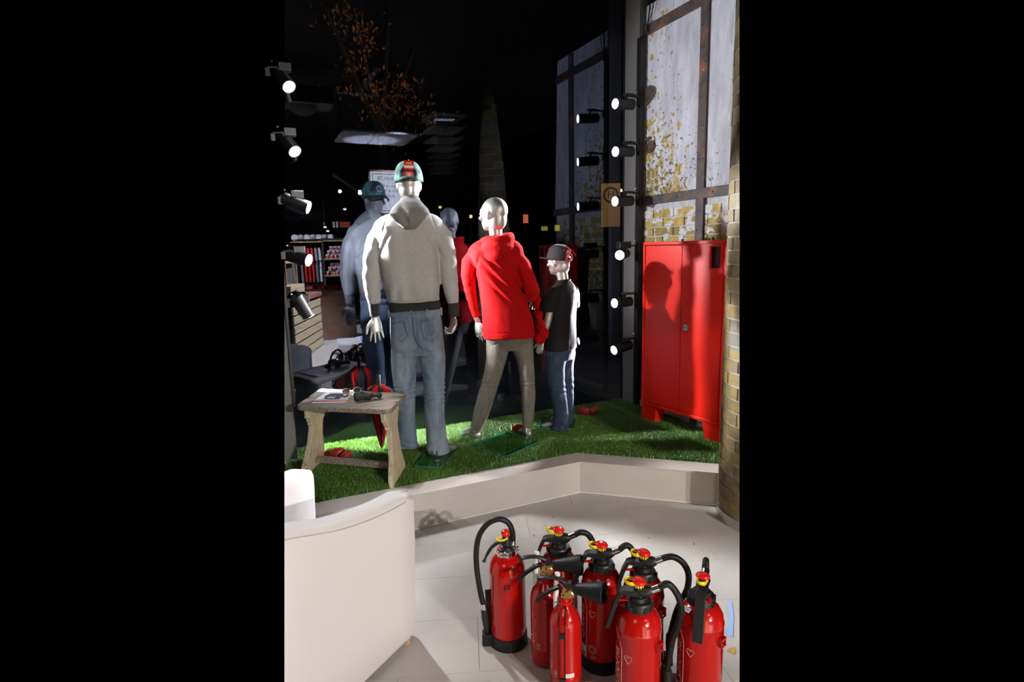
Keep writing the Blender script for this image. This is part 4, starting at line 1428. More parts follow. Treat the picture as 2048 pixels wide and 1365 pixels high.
def head(c, yaw, k=1.0, tilt=0.0, soft=9):
    """skull, jaw, brow, nose, lips, ears; yaw: direction the face looks, measured from local +y"""
    g = G()
    M = Matrix.Translation(c) @ Matrix.Rotation(yaw, 4, 'Z') @ Matrix.Rotation(tilt, 4, 'X') @ Matrix.Scale(k, 4)

    def E(p, r, rot=None):
        h = G().ell(p, r, rot, 20, 14)
        g.add(h.v, h.f, M)
    E((0, -0.014, 0.030), (0.078, 0.098, 0.088))
    E((0, 0.030, 0.0), (0.064, 0.068, 0.095))
    E((0, 0.036, -0.062), (0.050, 0.052, 0.048))
    E((0, 0.064, -0.088), (0.026, 0.020, 0.018))
    E((0, -0.026, -0.030), (0.066, 0.076, 0.085))
    E((0, 0.0, -0.02), (0.068, 0.075, 0.075))
    E((0, 0.080, 0.034), (0.046, 0.013, 0.014))
    for s in (-1, 1):
        E((s * 0.045, 0.066, -0.022), (0.022, 0.024, 0.018))
        E((s * 0.029, 0.084, 0.010), (0.0135, 0.012, 0.008))
        E((s * 0.074, -0.010, -0.005), (0.009, 0.018, 0.029), (0.15, s * 0.12, -s * 0.22))
    h = G().tube([(0, 0.080, 0.030), (0, 0.091, 0.004), (0, 0.098, -0.017)], [0.010, 0.012, 0.0125], 10)
    g.add(h.v, h.f, M)
    E((0, 0.083, -0.051), (0.021, 0.011, 0.0065))
    E((0, 0.081, -0.061), (0.018, 0.011, 0.007))
    E((0, 0.060, -0.055), (0.040, 0.030, 0.040))
    return fuse(g, 0.0042, soft, 0.5), M


def foot(ankle, toe, k=1.0, heel_h=0.0):
    g = G()
    a, t = Vector(ankle), Vector(toe)
    d = Vector((t.x - a.x, t.y - a.y, 0)).normalized()
    heel = Vector((a.x, a.y, a.z * 0.35 + 0.01)) - d * 0.035 * k
    g.tube([tuple(a + Vector((0, 0, 0.05))), tuple(a), tuple((a + heel) / 2 + Vector((0, 0, -0.01)))], [0.034 * k, 0.034 * k, 0.034 * k], 12)
    g.ell(tuple(heel + Vector((0, 0, 0.012))), (0.030 * k, 0.030 * k, 0.030 * k))
    L = (t - heel)
    pts = [tuple(heel + L * f + Vector((0, 0, h_))) for f, h_ in ((0.0, 0.018), (0.25, 0.03), (0.55, 0.026), (0.8, 0.012), (1.0, 0.008))]
    g.tube(pts, [0.030 * k, 0.036 * k, 0.040 * k, 0.040 * k, 0.022 * k], 14, True, (1.0, 0.62), (0, 0, 1))
    return fuse(g, 0.006, 5)


def cap(c, yaw, k, mats, parent, tilt=0.0, flat=False, name='cap'):
    """baseball cap: crown with the arched gap and strap at the back, stitched visor, button"""
    M = Matrix.Translation(c) @ Matrix.Rotation(yaw, 4, 'Z') @ Matrix.Rotation(tilt, 4, 'X') @ Matrix.Scale(k, 4)
    crown_m, visor_m, under_m, strap_m = mats
    nu, nv = 48, 14
    vs, fs = [], []
    for i in range(nv + 1):
        t = i / nv * PI / 2
        for j in range(nu):
            a = 2 * PI * j / nu + PI / 2
            rr = math.cos(t) ** 0.62 if t < PI / 2 - 1e-6 else 0.0
            z = 0.118 * math.sin(t) ** 1.05
            seamb = 1 + 0.006 * abs(math.cos(3 * a))
            vs.append((0.083 * rr * math.cos(a) * seamb, (0.104 * rr * math.sin(a)) * seamb - 0.004, z))
    for i in range(nv):
        for j in range(nu):
            j2 = (j + 1) % nu
            am = 2 * PI * (j + 0.5) / nu        # 0 = front, pi = back
            db = abs(am - PI)
            zc = i / nv
            if 0.10 < zc < 0.10 + 0.40 * math.sqrt(max(0, 1 - (db / 0.56) ** 2)) and db < 0.56:
                continue
            fs.append((i * nu + j, i * nu + j2, (i + 1) * nu + j2, (i + 1) * nu + j))
    root = G().add(vs, fs, M).build(name, crown_m, parent, smooth=True, angle=180)
    so = root.modifiers.new('s', 'SOLIDIFY')
    so.thickness = 0.003
    so.offset = 1
    # visor
    rings = []
    n = 15
    for i in range(6):
        f = i / 5
        r = []
        for j in range(n):
            a = math.radians(22 + 136 * j / (n - 1))
            x0, y0 = 0.083 * math.cos(a), 0.104 * math.sin(a) - 0.004
            x1, y1 = 0.078 * math.cos(a), 0.104 * math.sin(a) + 0.075 * math.sin(a) ** 0.6
            x, y = x0 + (x1 - x0) * f, y0 + (y1 - y0) * f
            drop = (0.0 if flat else 0.030 * f * f) + (0.004 if flat else 0.016) * f * (abs(j - (n - 1) / 2) / ((n - 1) / 2)) ** 2
            r.append((x, y, 0.004 - drop))
        rings.append(r)
    for nm, dz, mt in (('visor', 0.0015, visor_m), ('visor_underside', -0.0015, under_m)):
        g = G()
        g.loft([[(x, y, z + dz) for x, y, z in r] for r in rings], False, M, close=False)
        g.loft([[(x, y, z) for x, y, z in r] for r in rings], False, M, close=False)
        g.build(nm, mt, root, smooth=True, angle=180)
    G().ell((0, -0.004, 0.119), (0.007, 0.007, 0.004)).build('button', visor_m, root, smooth=True).matrix_local = M
    st = [(0.086 * math.cos(a), 0.107 * math.sin(a) - 0.004, 0.007) for a in np.linspace(-PI / 2 - 0.62, -PI / 2 + 0.62, 11)]
    h = G().tube(st, 0.0085, 8, True, (0.25, 1.0), (0, 0, 1))
    g = G().add(h.v, h.f, M)
    g.build('strap', strap_m, root, smooth=True, angle=60)
    return root, M


def project_patch(bvh, outline, depth_dir, off, th, n=9, z_c=None):
    """thin panel following a surface: outline given in x,z, projected along depth_dir from outside"""
    pass


def on_surface(bvh, x, z, y0=-0.6, off=0.002):
    hit, no, i, d = bvh.ray_cast(Vector((x, y0, z)), Vector((0, 1, 0)))
    if hit is None:
        return Vector((x, 0, z))
    return hit + no * off


def seam(bvh, pts, r, name, mt, parent, closed=False, sub=6, off=0.0015):
    out = []
    P = [Vector((p[0], p[1])) for p in pts]
    if closed:
        P.append(P[0])
    for i in range(len(P) - 1):
        for k in range(sub):
            q = P[i].lerp(P[i + 1], k / sub)
            out.append(tuple(on_surface(bvh, q.x, q.y, off=off)))
    out.append(tuple(on_surface(bvh, P[-1].x, P[-1].y, off=off)))
    return G().tube(out, r, 5).build(name, mt, parent, smooth=True)


def pocket(bvh, poly, name, mt, parent, off=0.0035):
    """back pocket: grid inside the outline laid on the cloth"""
    xs = [p[0] for p in poly]
    zs = [p[1] for p in poly]
    nx_, nz_ = 14, 16
    g = G()
    vs, keep = [], {}
    n = len(poly)
    # fan of scaled outlines keeps the edge clean
    cx_, cz_ = sum(xs) / n, sum(zs) / n
    dense = []
    for i in range(n):
        a, b = poly[i], poly[(i + 1) % n]
        for k in range(5):
            dense.append((a[0] + (b[0] - a[0]) * k / 5, a[1] + (b[1] - a[1]) * k / 5))
    rings = []
    for s_ in (1.0, 0.985, 0.7, 0.4, 0.12):
        o_ = 0.0005 if s_ == 1.0 else off
        rings.append([tuple(on_surface(bvh, cx_ + (x - cx_) * s_, cz_ + (z - cz_) * s_, off=o_)) for x, z in dense])
    vs = [p for r in rings for p in r]
    m = len(dense)
    fs = []
    for i in range(4):
        for j in range(m):
            fs.append((i * m + j, i * m + (j + 1) % m, (i + 1) * m + (j + 1) % m, (i + 1) * m + j))
    fs.append(tuple(4 * m + j for j in range(m)))
    return G().add(vs, fs).build(name, mt, parent, smooth=True, angle=60)


def bvh_of(me):
    return BVHTree.FromPolygons([v.co.copy() for v in me.vertices], [tuple(p.vertices) for p in me.polygons])


def plate_part(parent, poly, name='base_plate'):
    pl = G().prism([(x, y) for x, y in poly], 0.022, 0.028).build(name, M_plate, parent)
    g = G()
    for i in range(len(poly)):
        p, q = poly[i], poly[(i + 1) % len(poly)]
        g.bar((*p, 0.025), (*q, 0.025), 0.0022, 0.0062)
    g.build('polished_edge', M_plateedge, pl)
    return pl


M_plate = bpy.data.materials.new('clear_base_glass')
M_plate.use_nodes = True
_t = M_plate.node_tree
_t.nodes.remove(_t.nodes['Principled BSDF'])
_g = _t.nodes.new('ShaderNodeBsdfGlossy')
_g.inputs['Roughness'].default_value = 0.03
_r = _t.nodes.new('ShaderNodeBsdfTransparent')
_r.inputs['Color'].default_value = (0.80, 0.93, 0.86, 1)
_m = _t.nodes.new('ShaderNodeMixShader')
_m.inputs[0].default_value = 0.08
_t.links.new(_r.outputs[0], _m.inputs[1])
_t.links.new(_g.outputs[0], _m.inputs[2])
_t.links.new(_m.outputs[0], _t.nodes['Material Output'].inputs[0])
M_plateedge = mat('glass_edge', (0.02, 0.20, 0.13), 0.2)


def to_local(o_xy, rz, pts):
    c, s = math.cos(-rz), math.sin(-rz)
    return [((x - o_xy[0]) * c - (y - o_xy[1]) * s, (x - o_xy[0]) * s + (y - o_xy[1]) * c) for x, y in pts]


# ------------------------------------------------------------------ MAN
MX, MY = 0.985, 3.66
rzM = math.atan2(MY, MX) - PI / 2
man = thing('mannequin', (MX, MY, ZT), 'silver male mannequin seen from behind in grey hoodie, washed jeans and teal cap', 'mannequin', rz=rzM)
g = G()
g.loft(rings_z([(0.74, -0.01, 0.02, 0.13, 0.09), (0.95, -0.015, 0.02, 0.14, 0.095), (1.1, -0.02, 0.02, 0.135, 0.095), (1.3, -0.03, 0.02, 0.155, 0.10), (1.45, -0.03, 0.01, 0.165, 0.095), (1.56, -0.02, 0.0, 0.13, 0.07), (1.60, -0.015, 0.0, 0.07, 0.06)]))
g.tube([(-0.014, -0.005, 1.56), (-0.013, -0.004, 1.62), (-0.012, 0.0, 1.74)], [0.064, 0.054, 0.056], 16)
g.tube([(-0.19, 0, 1.50), (-0.258, 0.0, 1.30), (-0.270, -0.005, 1.18), (-0.268, -0.01, 1.0), (-0.266, -0.012, 0.955)], [0.055, 0.042, 0.042, 0.028, 0.024], 12)
g.tube([(0.14, 0, 1.52), (0.20, 0.0, 1.32), (0.215, 0.0, 1.19), (0.238, 0.0, 1.0), (0.239, 0.004, 0.945)], [0.055, 0.042, 0.042, 0.028, 0.024], 12)
g.tube([(-0.085, 0.02, 0.80), (-0.10, 0.05, 0.5), (-0.105, 0.10, 0.25), (-0.107, 0.11, 0.06)], [0.075, 0.052, 0.045, 0.03], 12)
g.tube([(0.075, 0.02, 0.80), (0.085, -0.01, 0.5), (0.088, -0.035, 0.25), (0.095, -0.04, 0.06)], [0.075, 0.052, 0.045, 0.03], 12)
bm_ = fuse(g, 0.010, 6)
hd_, HM = head((-0.012, 0.012, 1.782), 0.0, 0.96)
merge_into(bm_, [hd_,
                 hand((-0.266, -0.012, 0.955), (0.03, -0.10, -1), (0.25, -1, 0), 1, 0.98, (-0.05, 0.10, 0.16, 0.10), 0.14),
                 hand((0.239, 0.004, 0.945), (-0.12, 0.12, -1), (-0.9, -0.35, 0), -1, 0.98, (0.75, 0.8, 0.85, 0.9), 0.02, 0.7),
                 foot((-0.107, 0.11, 0.075), (-0.15, 0.27, 0.018)), foot((0.095, -0.045, 0.075), (0.215, 0.055, 0.018))])
link('body', bm_, M_silver, man, smooth=True, angle=180)

# hoodie
g = G()
g.loft(rings_z([(1.030, -0.016, 0.0, 0.148, 0.110), (1.068, -0.018, 0.0, 0.170, 0.131), (1.15, -0.025, 0.0, 0.180, 0.138), (1.27, -0.038, 0.0, 0.188, 0.142), (1.38, -0.042, 0.0, 0.192, 0.142), (1.47, -0.034, -0.004, 0.206, 0.132), (1.53, -0.028, -0.006, 0.222, 0.118), (1.565, -0.022, -0.005, 0.212, 0.102), (1.595, -0.018, -0.002, 0.176, 0.085), (1.618, -0.015, 0.0, 0.120, 0.078), (1.65, -0.013, 0.0, 0.072, 0.074)], 32))
g.tube([(-0.170, -0.004, 1.510), (-0.226, -0.002, 1.445), (-0.258, 0.0, 1.345), (-0.278, 0.0, 1.20), (-0.272, -0.006, 1.10), (-0.267, -0.010, 1.045)], [0.070, 0.071, 0.063, 0.055, 0.048, 0.037], 16)
g.tube([(0.125, -0.004, 1.520), (0.180, -0.002, 1.465), (0.205, 0.0, 1.36), (0.215, 0.0, 1.22), (0.230, 0.0, 1.10), (0.238, 0.0, 1.03)], [0.068, 0.070, 0.063, 0.058, 0.048, 0.037], 16)
hm = fuse(g, 0.0075, 5)


def hoodie_folds(c, n):
    x, y, z = c[:, 0], c[:, 1], c[:, 2]
    d = 0.003 * snoise(c, (5, 5, 3.0), 4.0) + 0.002 * snoise(c, (14, 14, 9), 1.0)
    arm = np.clip((np.abs(x + 0.02) - 0.17) * 14, 0, 1)
    d += arm * 0.0022 * np.sin((z * 1.0 + np.abs(x) * 0.6) * 75 + 3 * snoise(c, 6, 9.0)) * np.clip(1 - np.abs(z - 1.27) * 4.5, 0, 1)
    # gathered folds over the hem rib and armpit creases
    d += 0.007 * np.clip(1 - (z - 1.07) / 0.12, 0, 1) * np.clip((z - 1.065) / 0.02, 0, 1) * np.sin(x * 70 + 2 * snoise(c, 8, 2.0)) * (np.abs(x + 0.02) < 0.19)
    for sx, x0 in ((-1, -0.195), (1, 0.135)):
        q = ((x - x0) * sx + (z - 1.40) * 0.55)
        d -= 0.012 * np.exp(-(q / 0.012) ** 2) * np.clip(1 - np.abs(z - 1.40) / 0.10, 0, 1)
    # spine crease
    d += 0.007 * np.exp(-((x + 0.02 - (1.4 - z) * 0.08) / 0.016) ** 2) * np.clip(1 - np.abs(z - 1.28) / 0.16, 0, 1) * (y < 0)
    # shoulder seams
    for x0, zz in ((0.150, 1.50), (-0.19, 1.49)):
        d -= 0.0035 * np.exp(-((x - x0 - (z - zz) * -0.35 * np.sign(x0)) / 0.004) ** 2) * (z > 1.42)
    return d


deform(hm, hoodie_folds)
hoodie = link('hoodie', hm, M_heather, man, smooth=True, angle=180)
G().loft(rings_z([(0.985, -0.014, 0.0, 0.160, 0.121), (0.992, -0.014, 0.0, 0.164, 0.125), (1.03, -0.015, 0.0, 0.167, 0.129), (1.06, -0.016, 0.0, 0.164, 0.126)], 36), False).build('hem_band', M_ribbing, hoodie, smooth=True).modifiers.new('s', 'SOLIDIFY').thickness = 0.006
for pts, r in (([(-0.266, -0.012, 0.967), (-0.267, -0.011, 1.0), (-0.268, -0.010, 1.05)], [0.033, 0.035, 0.037]), ([(0.240, 0.002, 0.945), (0.239, 0.0, 0.98), (0.237, 0.0, 1.035)], [0.034, 0.036, 0.037])):
    G().tube(pts, r, 18).build('cuff', M_ribbing, hoodie, smooth=True, angle=50, bevel=0.003)
# hood lying on the back
g = G()
g.loft([[(cx + rx * math.cos(a), cy + ry * math.sin(a) - 0.04 * max(0, -math.sin(a)) * 0, z + tz * math.sin(a)) for a in np.linspace(0, 2 * PI, 24, endpoint=False)] for z, cx, cy, rx, ry, tz in
        ((1.570, -0.014, -0.02, 0.125, 0.105, 0.02), (1.60, -0.014, -0.022, 0.112, 0.105, 0.012), (1.64, -0.012, -0.02, 0.086, 0.092, 0.0), (1.68, -0.010, -0.018, 0.068, 0.078, -0.012), (1.705, -0.008, -0.014, 0.058, 0.066, -0.02))])
g.loft(rings_z([(1.510, -0.018, -0.120, 0.030, 0.022), (1.535, -0.018, -0.125, 0.064, 0.040), (1.570, -0.018, -0.125, 0.102, 0.055), (1.605, -0.017, -0.118, 0.128, 0.062), (1.64, -0.014, -0.10, 0.112, 0.062), (1.675, -0.012, -0.082, 0.078, 0.05), (1.70, -0.010, -0.066, 0.05, 0.03)], 24))
hh = fuse(g, 0.0065, 5)


def hood_folds(c, n):
    x, y, z = c[:, 0], c[:, 1], c[:, 2]
    d = 0.005 * snoise(c, (11, 8, 7), 2.0)
    q = (x + 0.05 + (z - 1.60) * 0.25)
    d -= 0.020 * np.exp(-(q / 0.020) ** 2) * np.clip(1 - np.abs(z - 1.60) / 0.085, 0, 1) * (y < -0.06)
    d += 0.010 * np.exp(-((x + 0.018 - (1.60 - z) * 0.10) / 0.012) ** 2) * np.clip(1 - np.abs(z - 1.575) / 0.06, 0, 1) * (y < -0.08)
    return d


deform(hh, hood_folds)
link('hood', hh, M_hoodshade, hoodie, smooth=True, angle=180)

# jeans
g = G()
g.loft(rings_z([(0.70, -0.012, 0.015, 0.13, 0.10), (0.76, -0.010, 0.008, 0.172, 0.128), (0.84, -0.010, 0.0, 0.172, 0.138), (0.92, -0.011, 0.0, 0.166, 0.132), (1.005, -0.012, 0.0, 0.158, 0.122)], 32))
g.tube([(-0.086, 0.01, 0.78), (-0.103, 0.02, 0.66), (-0.106, 0.04, 0.54), (-0.108, 0.06, 0.40), (-0.109, 0.085, 0.28), (-0.108, 0.10, 0.15), (-0.107, 0.105, 0.035)], [0.094, 0.086, 0.079, 0.069, 0.064, 0.064, 0.068], 18)
g.tube([(0.070, 0.01, 0.78), (0.087, 0.0, 0.66), (0.090, -0.012, 0.54), (0.086, -0.022, 0.40), (0.082, -0.032, 0.28), (0.088, -0.042, 0.15), (0.096, -0.045, 0.03)], [0.094, 0.085, 0.075, 0.069, 0.067, 0.068, 0.074], 18)
jm = fuse(g, 0.0075, 4)


def jeans_folds(c, n):
    x, y, z = c[:, 0], c[:, 1], c[:, 2]
    d = 0.0035 * snoise(c, (9, 9, 5), 6.0) + 0.0018 * snoise(c, (25, 25, 14), 1.0)
    kn = np.clip(1 - np.abs(z - 0.44) / 0.13, 0, 1)
    d += 0.0052 * kn * np.sin(z * 190 + 2.2 * np.sin(x * 30) + 4 * snoise(c, (10, 10, 6), 3.0)) * (0.4 + 0.6 * (y < 0.02))
    an_ = np.clip(1 - z / 0.16, 0, 1)
    d += 0.006 * an_ * np.sin(z * 95 + x * 25 + 4 * snoise(c, 9, 8.0))
    # crease under the seat
    for x0, sl in ((-0.09, 0.25), (0.08, -0.25)):
        d -= 0.007 * np.exp(-((z - 0.725 - sl * (x - x0)) / 0.008) ** 2) * np.exp(-((x - x0) / 0.06) ** 2) * (y < 0)
    d -= 0.006 * np.exp(-((x + 0.01) / 0.006) ** 2) * (z > 0.72) * (y < 0)
    return d


deform(jm, jeans_folds)
jeans = link('jeans', jm, M_denim, man, smooth=True, angle=180)
bv = bvh_of(jm)
G().loft(rings_z([(0.965, -0.012, 0.0, 0.167, 0.130), (0.968, -0.012, 0.0, 0.1695, 0.1325), (1.003, -0.012, 0.0, 0.162, 0.126), (1.006, -0.012, 0.0, 0.158, 0.122)], 40), False).build('waistband', M_denim, jeans, smooth=True, angle=60)
for poly, U in (([(0.012, 0.945), (0.128, 0.950), (0.135, 0.835), (0.085, 0.800), (0.030, 0.825)], 0.075), ([(-0.168, 0.930), (-0.085, 0.945), (-0.062, 0.850), (-0.098, 0.808), (-0.155, 0.835)], -0.115)):
    pk = pocket(bv, poly, 'back_pocket', M_denim, jeans)
    pb_ = bvh_of(pk.data)
    ins = lambda s_: [(sum(p[0] for p in poly) / 5 * (1 - s_) + p[0] * s_, sum(p[1] for p in poly) / 5 * (1 - s_) + p[1] * s_) for p in poly]
    for s_, mt in ((0.97, M_darkthread), (0.86, M_darkthread)):
        seam(pb_, ins(s_), 0.0016, 'stitching', mt, pk, True, 5, 0.001)
    seam(pb_, [ins(0.93)[0], ins(0.93)[1]], 0.002, 'tan_stitching', M_thread, pk, False, 8, 0.0015)
    cx_, cz_ = U, 0.885
    sc_ = 0.034
    arcp = [(cx_ + sc_ * math.cos(a), cz_ - 0.004 + sc_ * 1.05 * math.sin(a)) for a in np.linspace(math.radians(125), math.radians(395), 15)]
    seam(pb_, arcp, 0.0014, 'arc_stitching', M_darkthread, pk, False, 2, 0.001)
    arcp = [(cx_ + sc_ * 0.72 * math.cos(a), cz_ - 0.004 + sc_ * 0.75 * math.sin(a)) for a in np.linspace(math.radians(125), math.radians(395), 15)]
    seam(pb_, arcp, 0.0012, 'arc_stitching', M_darkthread, pk, False, 2, 0.001)
seam(bv, [(-0.030, 0.965), (-0.028, 0.86), (-0.012, 0.80), (0.02, 0.76)], 0.0022, 'centre_seam', M_darkthread, jeans, False, 8)
seam(bv, [(-0.17, 0.925), (-0.10, 0.905), (-0.03, 0.915), (0.03, 0.915), (0.10, 0.925), (0.155, 0.945)], 0.0012, 'yoke_seam', M_darkthread, jeans, False, 6) if False else None
seam(bv, [(0.148, 0.96), (0.152, 0.88), (0.153, 0.78), (0.150, 0.70), (0.146, 0.62)], 0.0016, 'side_seam', M_thread, jeans, False, 8)
for x in (-0.165, -0.035, 0.06, 0.145):
    q = on_surface(bv, x, 0.985, off=0.012)
    G().box((q.x, q.y + 0.006, 0.985), (0.012, 0.008, 0.05)).build('belt_loop', M_denim, jeans)
# cap with its price tag
cp, CM = cap((-0.012, 0.010, 1.808), 0.0, 1.06, (M_camo, MATS['black_cap_cloth'], M_blackcap, M_blackp), man, 0.04)
# hexagonal badge on the front of the cap
bdg = G()
hx = [(0.026 * math.cos(a), 0.026 * math.sin(a) + 0.05) for a in np.linspace(PI / 2, PI / 2 + 2 * PI, 6, endpoint=False)]


def crown_pt(x, z, off):
    t = math.asin(min(1, max(0, (z / 0.118)) ** (1 / 1.05)))
    rr = math.cos(t) ** 0.62
    y = 0.104 * rr * math.sqrt(max(0, 1 - (x / (0.083 * rr)) ** 2)) - 0.004
    return (x, y + off, z)


vs = [crown_pt(x, z, 0.006) for x, z in hx] + [crown_pt(x * 0.8, 0.05 + (z - 0.05) * 0.8, 0.0065) for x, z in hx] + [crown_pt(0, 0.05, 0.007)]
bdg.add(vs, [(i, (i + 1) % 6, 6 + (i + 1) % 6, 6 + i) for i in range(6)], CM)
bdg.build('badge_rim', M_print, cp)
g = G().add(vs, [(6 + i, 6 + (i + 1) % 6, 12) for i in range(6)], CM)
g.build('badge', MATS['label_blue'] if 'label_blue' in MATS else M_print, cp)
tg = G()
TM = Matrix.Translation((-0.006, -0.108, 1.895)) @ Matrix.Rotation(-0.30, 4, 'X') @ Matrix.Rotation(0.05, 4, 'Y')
pt_ = G().box((0, 0, 0), (0.060, 0.002, 0.058), TM).build('price_tag', M_redcap, cp)
G().box((0.0, -0.0013, -0.010), (0.056, 0.0006, 0.016), TM).build('tag_band', M_paper, pt_)
g = G()
for k, w_ in enumerate((0.005, 0.003, 0.005, 0.004, 0.005)):
    g.box((-0.014 + k * 0.0068, -0.0014, 0.012), (w_, 0.0006, 0.009), TM)
g.build('tag_print', M_yellow, pt_)
G().tube([tuple(TM @ Vector((0, 0, 0.026))), (-0.006, -0.094, 1.93), (-0.008, -0.05, 1.935)], 0.001, 5).build('tag_string', M_print, cp)
# glass foot plate with the spigot
pl_ = to_local((MX, MY), rzM, [(0.858, 3.442), (1.004, 3.331), (1.227, 3.633), (1.075, 3.745)])
plate_part(man, pl_)
q = to_local((MX, MY), rzM, [(1.02, 3.47)])[0]
g = G().lathe([(0.018, 0.022), (0.018, 0.026), (0.006, 0.028), (0.006, 0.09)], 16, Matrix.Translation((q[0], q[1], 0)))
g.build('support_spigot', M_chrome, man, smooth=True, angle=40)

# ------------------------------------------------------------------ WOMAN
WX, WY = 1.57, 3.74
rzW = math.atan2(WY, WX) - PI / 2
woman = thing('mannequin', (WX, WY, ZT), 'silver bald female mannequin from behind in red hoodie and grey leggings', 'mannequin', rz=rzW)
g = G()
g.loft(rings_z([(0.70, 0.09, 0.02, 0.12, 0.08), (0.85, 0.09, 0.02, 0.135, 0.09), (1.0, 0.06, 0.02, 0.10, 0.075), (1.15, 0.03, 0.02, 0.10, 0.08), (1.3, 0.015, 0.01, 0.125, 0.075), (1.39, 0.015, 0.0, 0.11, 0.06), (1.43, 0.02, 0.0, 0.05, 0.045)]))
g.tube([(0.024, -0.008, 1.40), (0.022, -0.006, 1.47), (0.016, -0.006, 1.57)], [0.050, 0.046, 0.050], 16)
g.tube([(-0.15, 0, 1.34), (-0.182, 0.0, 1.20), (-0.172, 0.0, 1.10), (-0.140, 0.015, 0.92), (-0.124, 0.022, 0.865)], [0.045, 0.034, 0.034, 0.022, 0.019], 12)
g.tube([(0.17, 0, 1.33), (0.245, -0.01, 1.15), (0.272, -0.005, 1.07), (0.285, 0.12, 1.02), (0.295, 0.20, 1.0)], [0.045, 0.035, 0.034, 0.024, 0.019], 12)
g.tube([(0.03, 0.02, 0.78), (0.0, 0.01, 0.6), (-0.05, 0.0, 0.41), (-0.123, 0.0, 0.19), (-0.178, 0.0, 0.045)], [0.075, 0.066, 0.050, 0.045, 0.028], 12)
g.tube([(0.17, 0.02, 0.78), (0.205, 0.01, 0.6), (0.22, 0.0, 0.41), (0.221, -0.01, 0.18), (0.213, -0.02, 0.05)], [0.075, 0.050, 0.043, 0.036, 0.025], 12)
wb = fuse(g, 0.009, 6)
hd_, _ = head((0.006, 0.0, 1.612), 0.95, 1.0, soft=16)
merge_into(wb, [hd_,
                hand((-0.124, 0.022, 0.868), (0.10, 0.0, -1), (0.55, 0.8, 0), 1, 0.88, (0.10, 0.12, 0.15, 0.2), 0.10),
                hand((0.295, 0.20, 1.0), (0.05, 0.9, -0.35), (-0.2, 0.2, -1), 1, 0.88, (0.5, 0.5, 0.55, 0.6), 0.04),
                foot((-0.178, 0.0, 0.06), (-0.268, 0.075, 0.018), 0.85), foot((0.213, -0.02, 0.085), (0.165, 0.10, 0.02), 0.8)])
link('body', wb, M_silver, woman, smooth=True, angle=180)
# support rod under the raised heel
rp = to_local((WX, WY), rzW, [(1.687, 3.501)])[0]
g = G()
g.lathe([(0.020, 0.022), (0.020, 0.026), (0.007, 0.028), (0.006, 0.07)], 16, Matrix.Translation((0.205, -0.07, 0)))
g.tube([(0.205, -0.07, 0.06), (0.206, -0.06, 0.095)], 0.006, 10)
g.build('support_spigot', M_chrome, woman, smooth=True, angle=40)
plate_part(woman, to_local((WX, WY), rzW, [(1.338, 3.654), (1.458, 3.326), (1.769, 3.482), (1.656, 3.794)]))

g = G()
g.loft(rings_z([(0.755, 0.094, 0.0, 0.184, 0.135), (0.80, 0.094, 0.0, 0.186, 0.138), (0.88, 0.090, 0.0, 0.180, 0.135), (0.98, 0.072, 0.0, 0.166, 0.125), (1.08, 0.045, 0.0, 0.150, 0.118), (1.18, 0.024, 0.0, 0.142, 0.116), (1.28, 0.014, -0.004, 0.160, 0.115), (1.345, 0.014, -0.005, 0.196, 0.104), (1.385, 0.016, -0.003, 0.190, 0.090), (1.42, 0.020, -0.001, 0.160, 0.076), (1.445, 0.024, 0.0, 0.115, 0.066), (1.47, 0.024, 0.0, 0.072, 0.06)], 32))
g.tube([(-0.130, -0.004, 1.335), (-0.170, -0.002, 1.29), (-0.182, 0.0, 1.20), (-0.170, 0.002, 1.10), (-0.147, 0.012, 0.97), (-0.132, 0.018, 0.905)], [0.056, 0.057, 0.050, 0.043, 0.033, 0.028], 16)
g.tube([(0.150, -0.004, 1.325), (0.198, -0.006, 1.265), (0.235, -0.012, 1.17), (0.265, -0.012, 1.085), (0.268, 0.02, 1.05), (0.278, 0.08, 1.035)], [0.056, 0.058, 0.055, 0.054, 0.052, 0.040], 16)
wm = fuse(g, 0.0072, 5)


def whoodie_folds(c, n):
    x, y, z = c[:, 0], c[:, 1], c[:, 2]
    d = 0.003 * snoise(c, (6, 6, 4), 14.0) + 0.0016 * snoise(c, (17, 17, 11), 1.0)
    # long drag folds from the left shoulder to the right hip
    for off, w_, a_ in ((0.0, 0.020, 0.012), (0.075, 0.016, 0.007), (-0.085, 0.016, 0.006), (0.15, 0.02, 0.005)):
        q = (z - 1.20 - off) + (x - 0.03) * 1.05
        d += a_ * np.exp(-(q / w_) ** 2) * np.exp(-((x - 0.06) / 0.11) ** 2) * (y < 0.03)
        d -= a_ * 0.9 * np.exp(-((q + 0.035) / w_) ** 2) * np.exp(-((x - 0.06) / 0.11) ** 2) * (y < 0.03)
    for sx, x0, z0 in ((-1, -0.132, 1.23), (1, 0.165, 1.22)):
        q = (x - x0) * sx + (z - z0) * 0.35
        d -= 0.012 * np.exp(-(q / 0.011) ** 2) * np.clip(1 - np.abs(z - z0) / 0.13, 0, 1)
    arm = np.clip((x - 0.2) * 20, 0, 1)
    d += arm * 0.003 * np.sin(z * 120 + y * 60 + 3 * snoise(c, 8, 3.0)) * np.clip(1 - np.abs(z - 1.08) / 0.1, 0, 1)
    arml = np.clip((-0.12 - x) * 20, 0, 1)
    d += arml * 0.0018 * np.sin(z * 100 + 3 * snoise(c, 8, 3.0)) * np.clip(1 - np.abs(z - 1.05) / 0.2, 0, 1)
    d -= 0.0028 * np.exp(-((z - 0.805 - (x - 0.09) * 0.06) / 0.004) ** 2)
    return d


deform(wm, whoodie_folds)
whood = link('hoodie', wm, M_redfleece, woman, smooth=True, angle=180)
g = G()
NA = 26


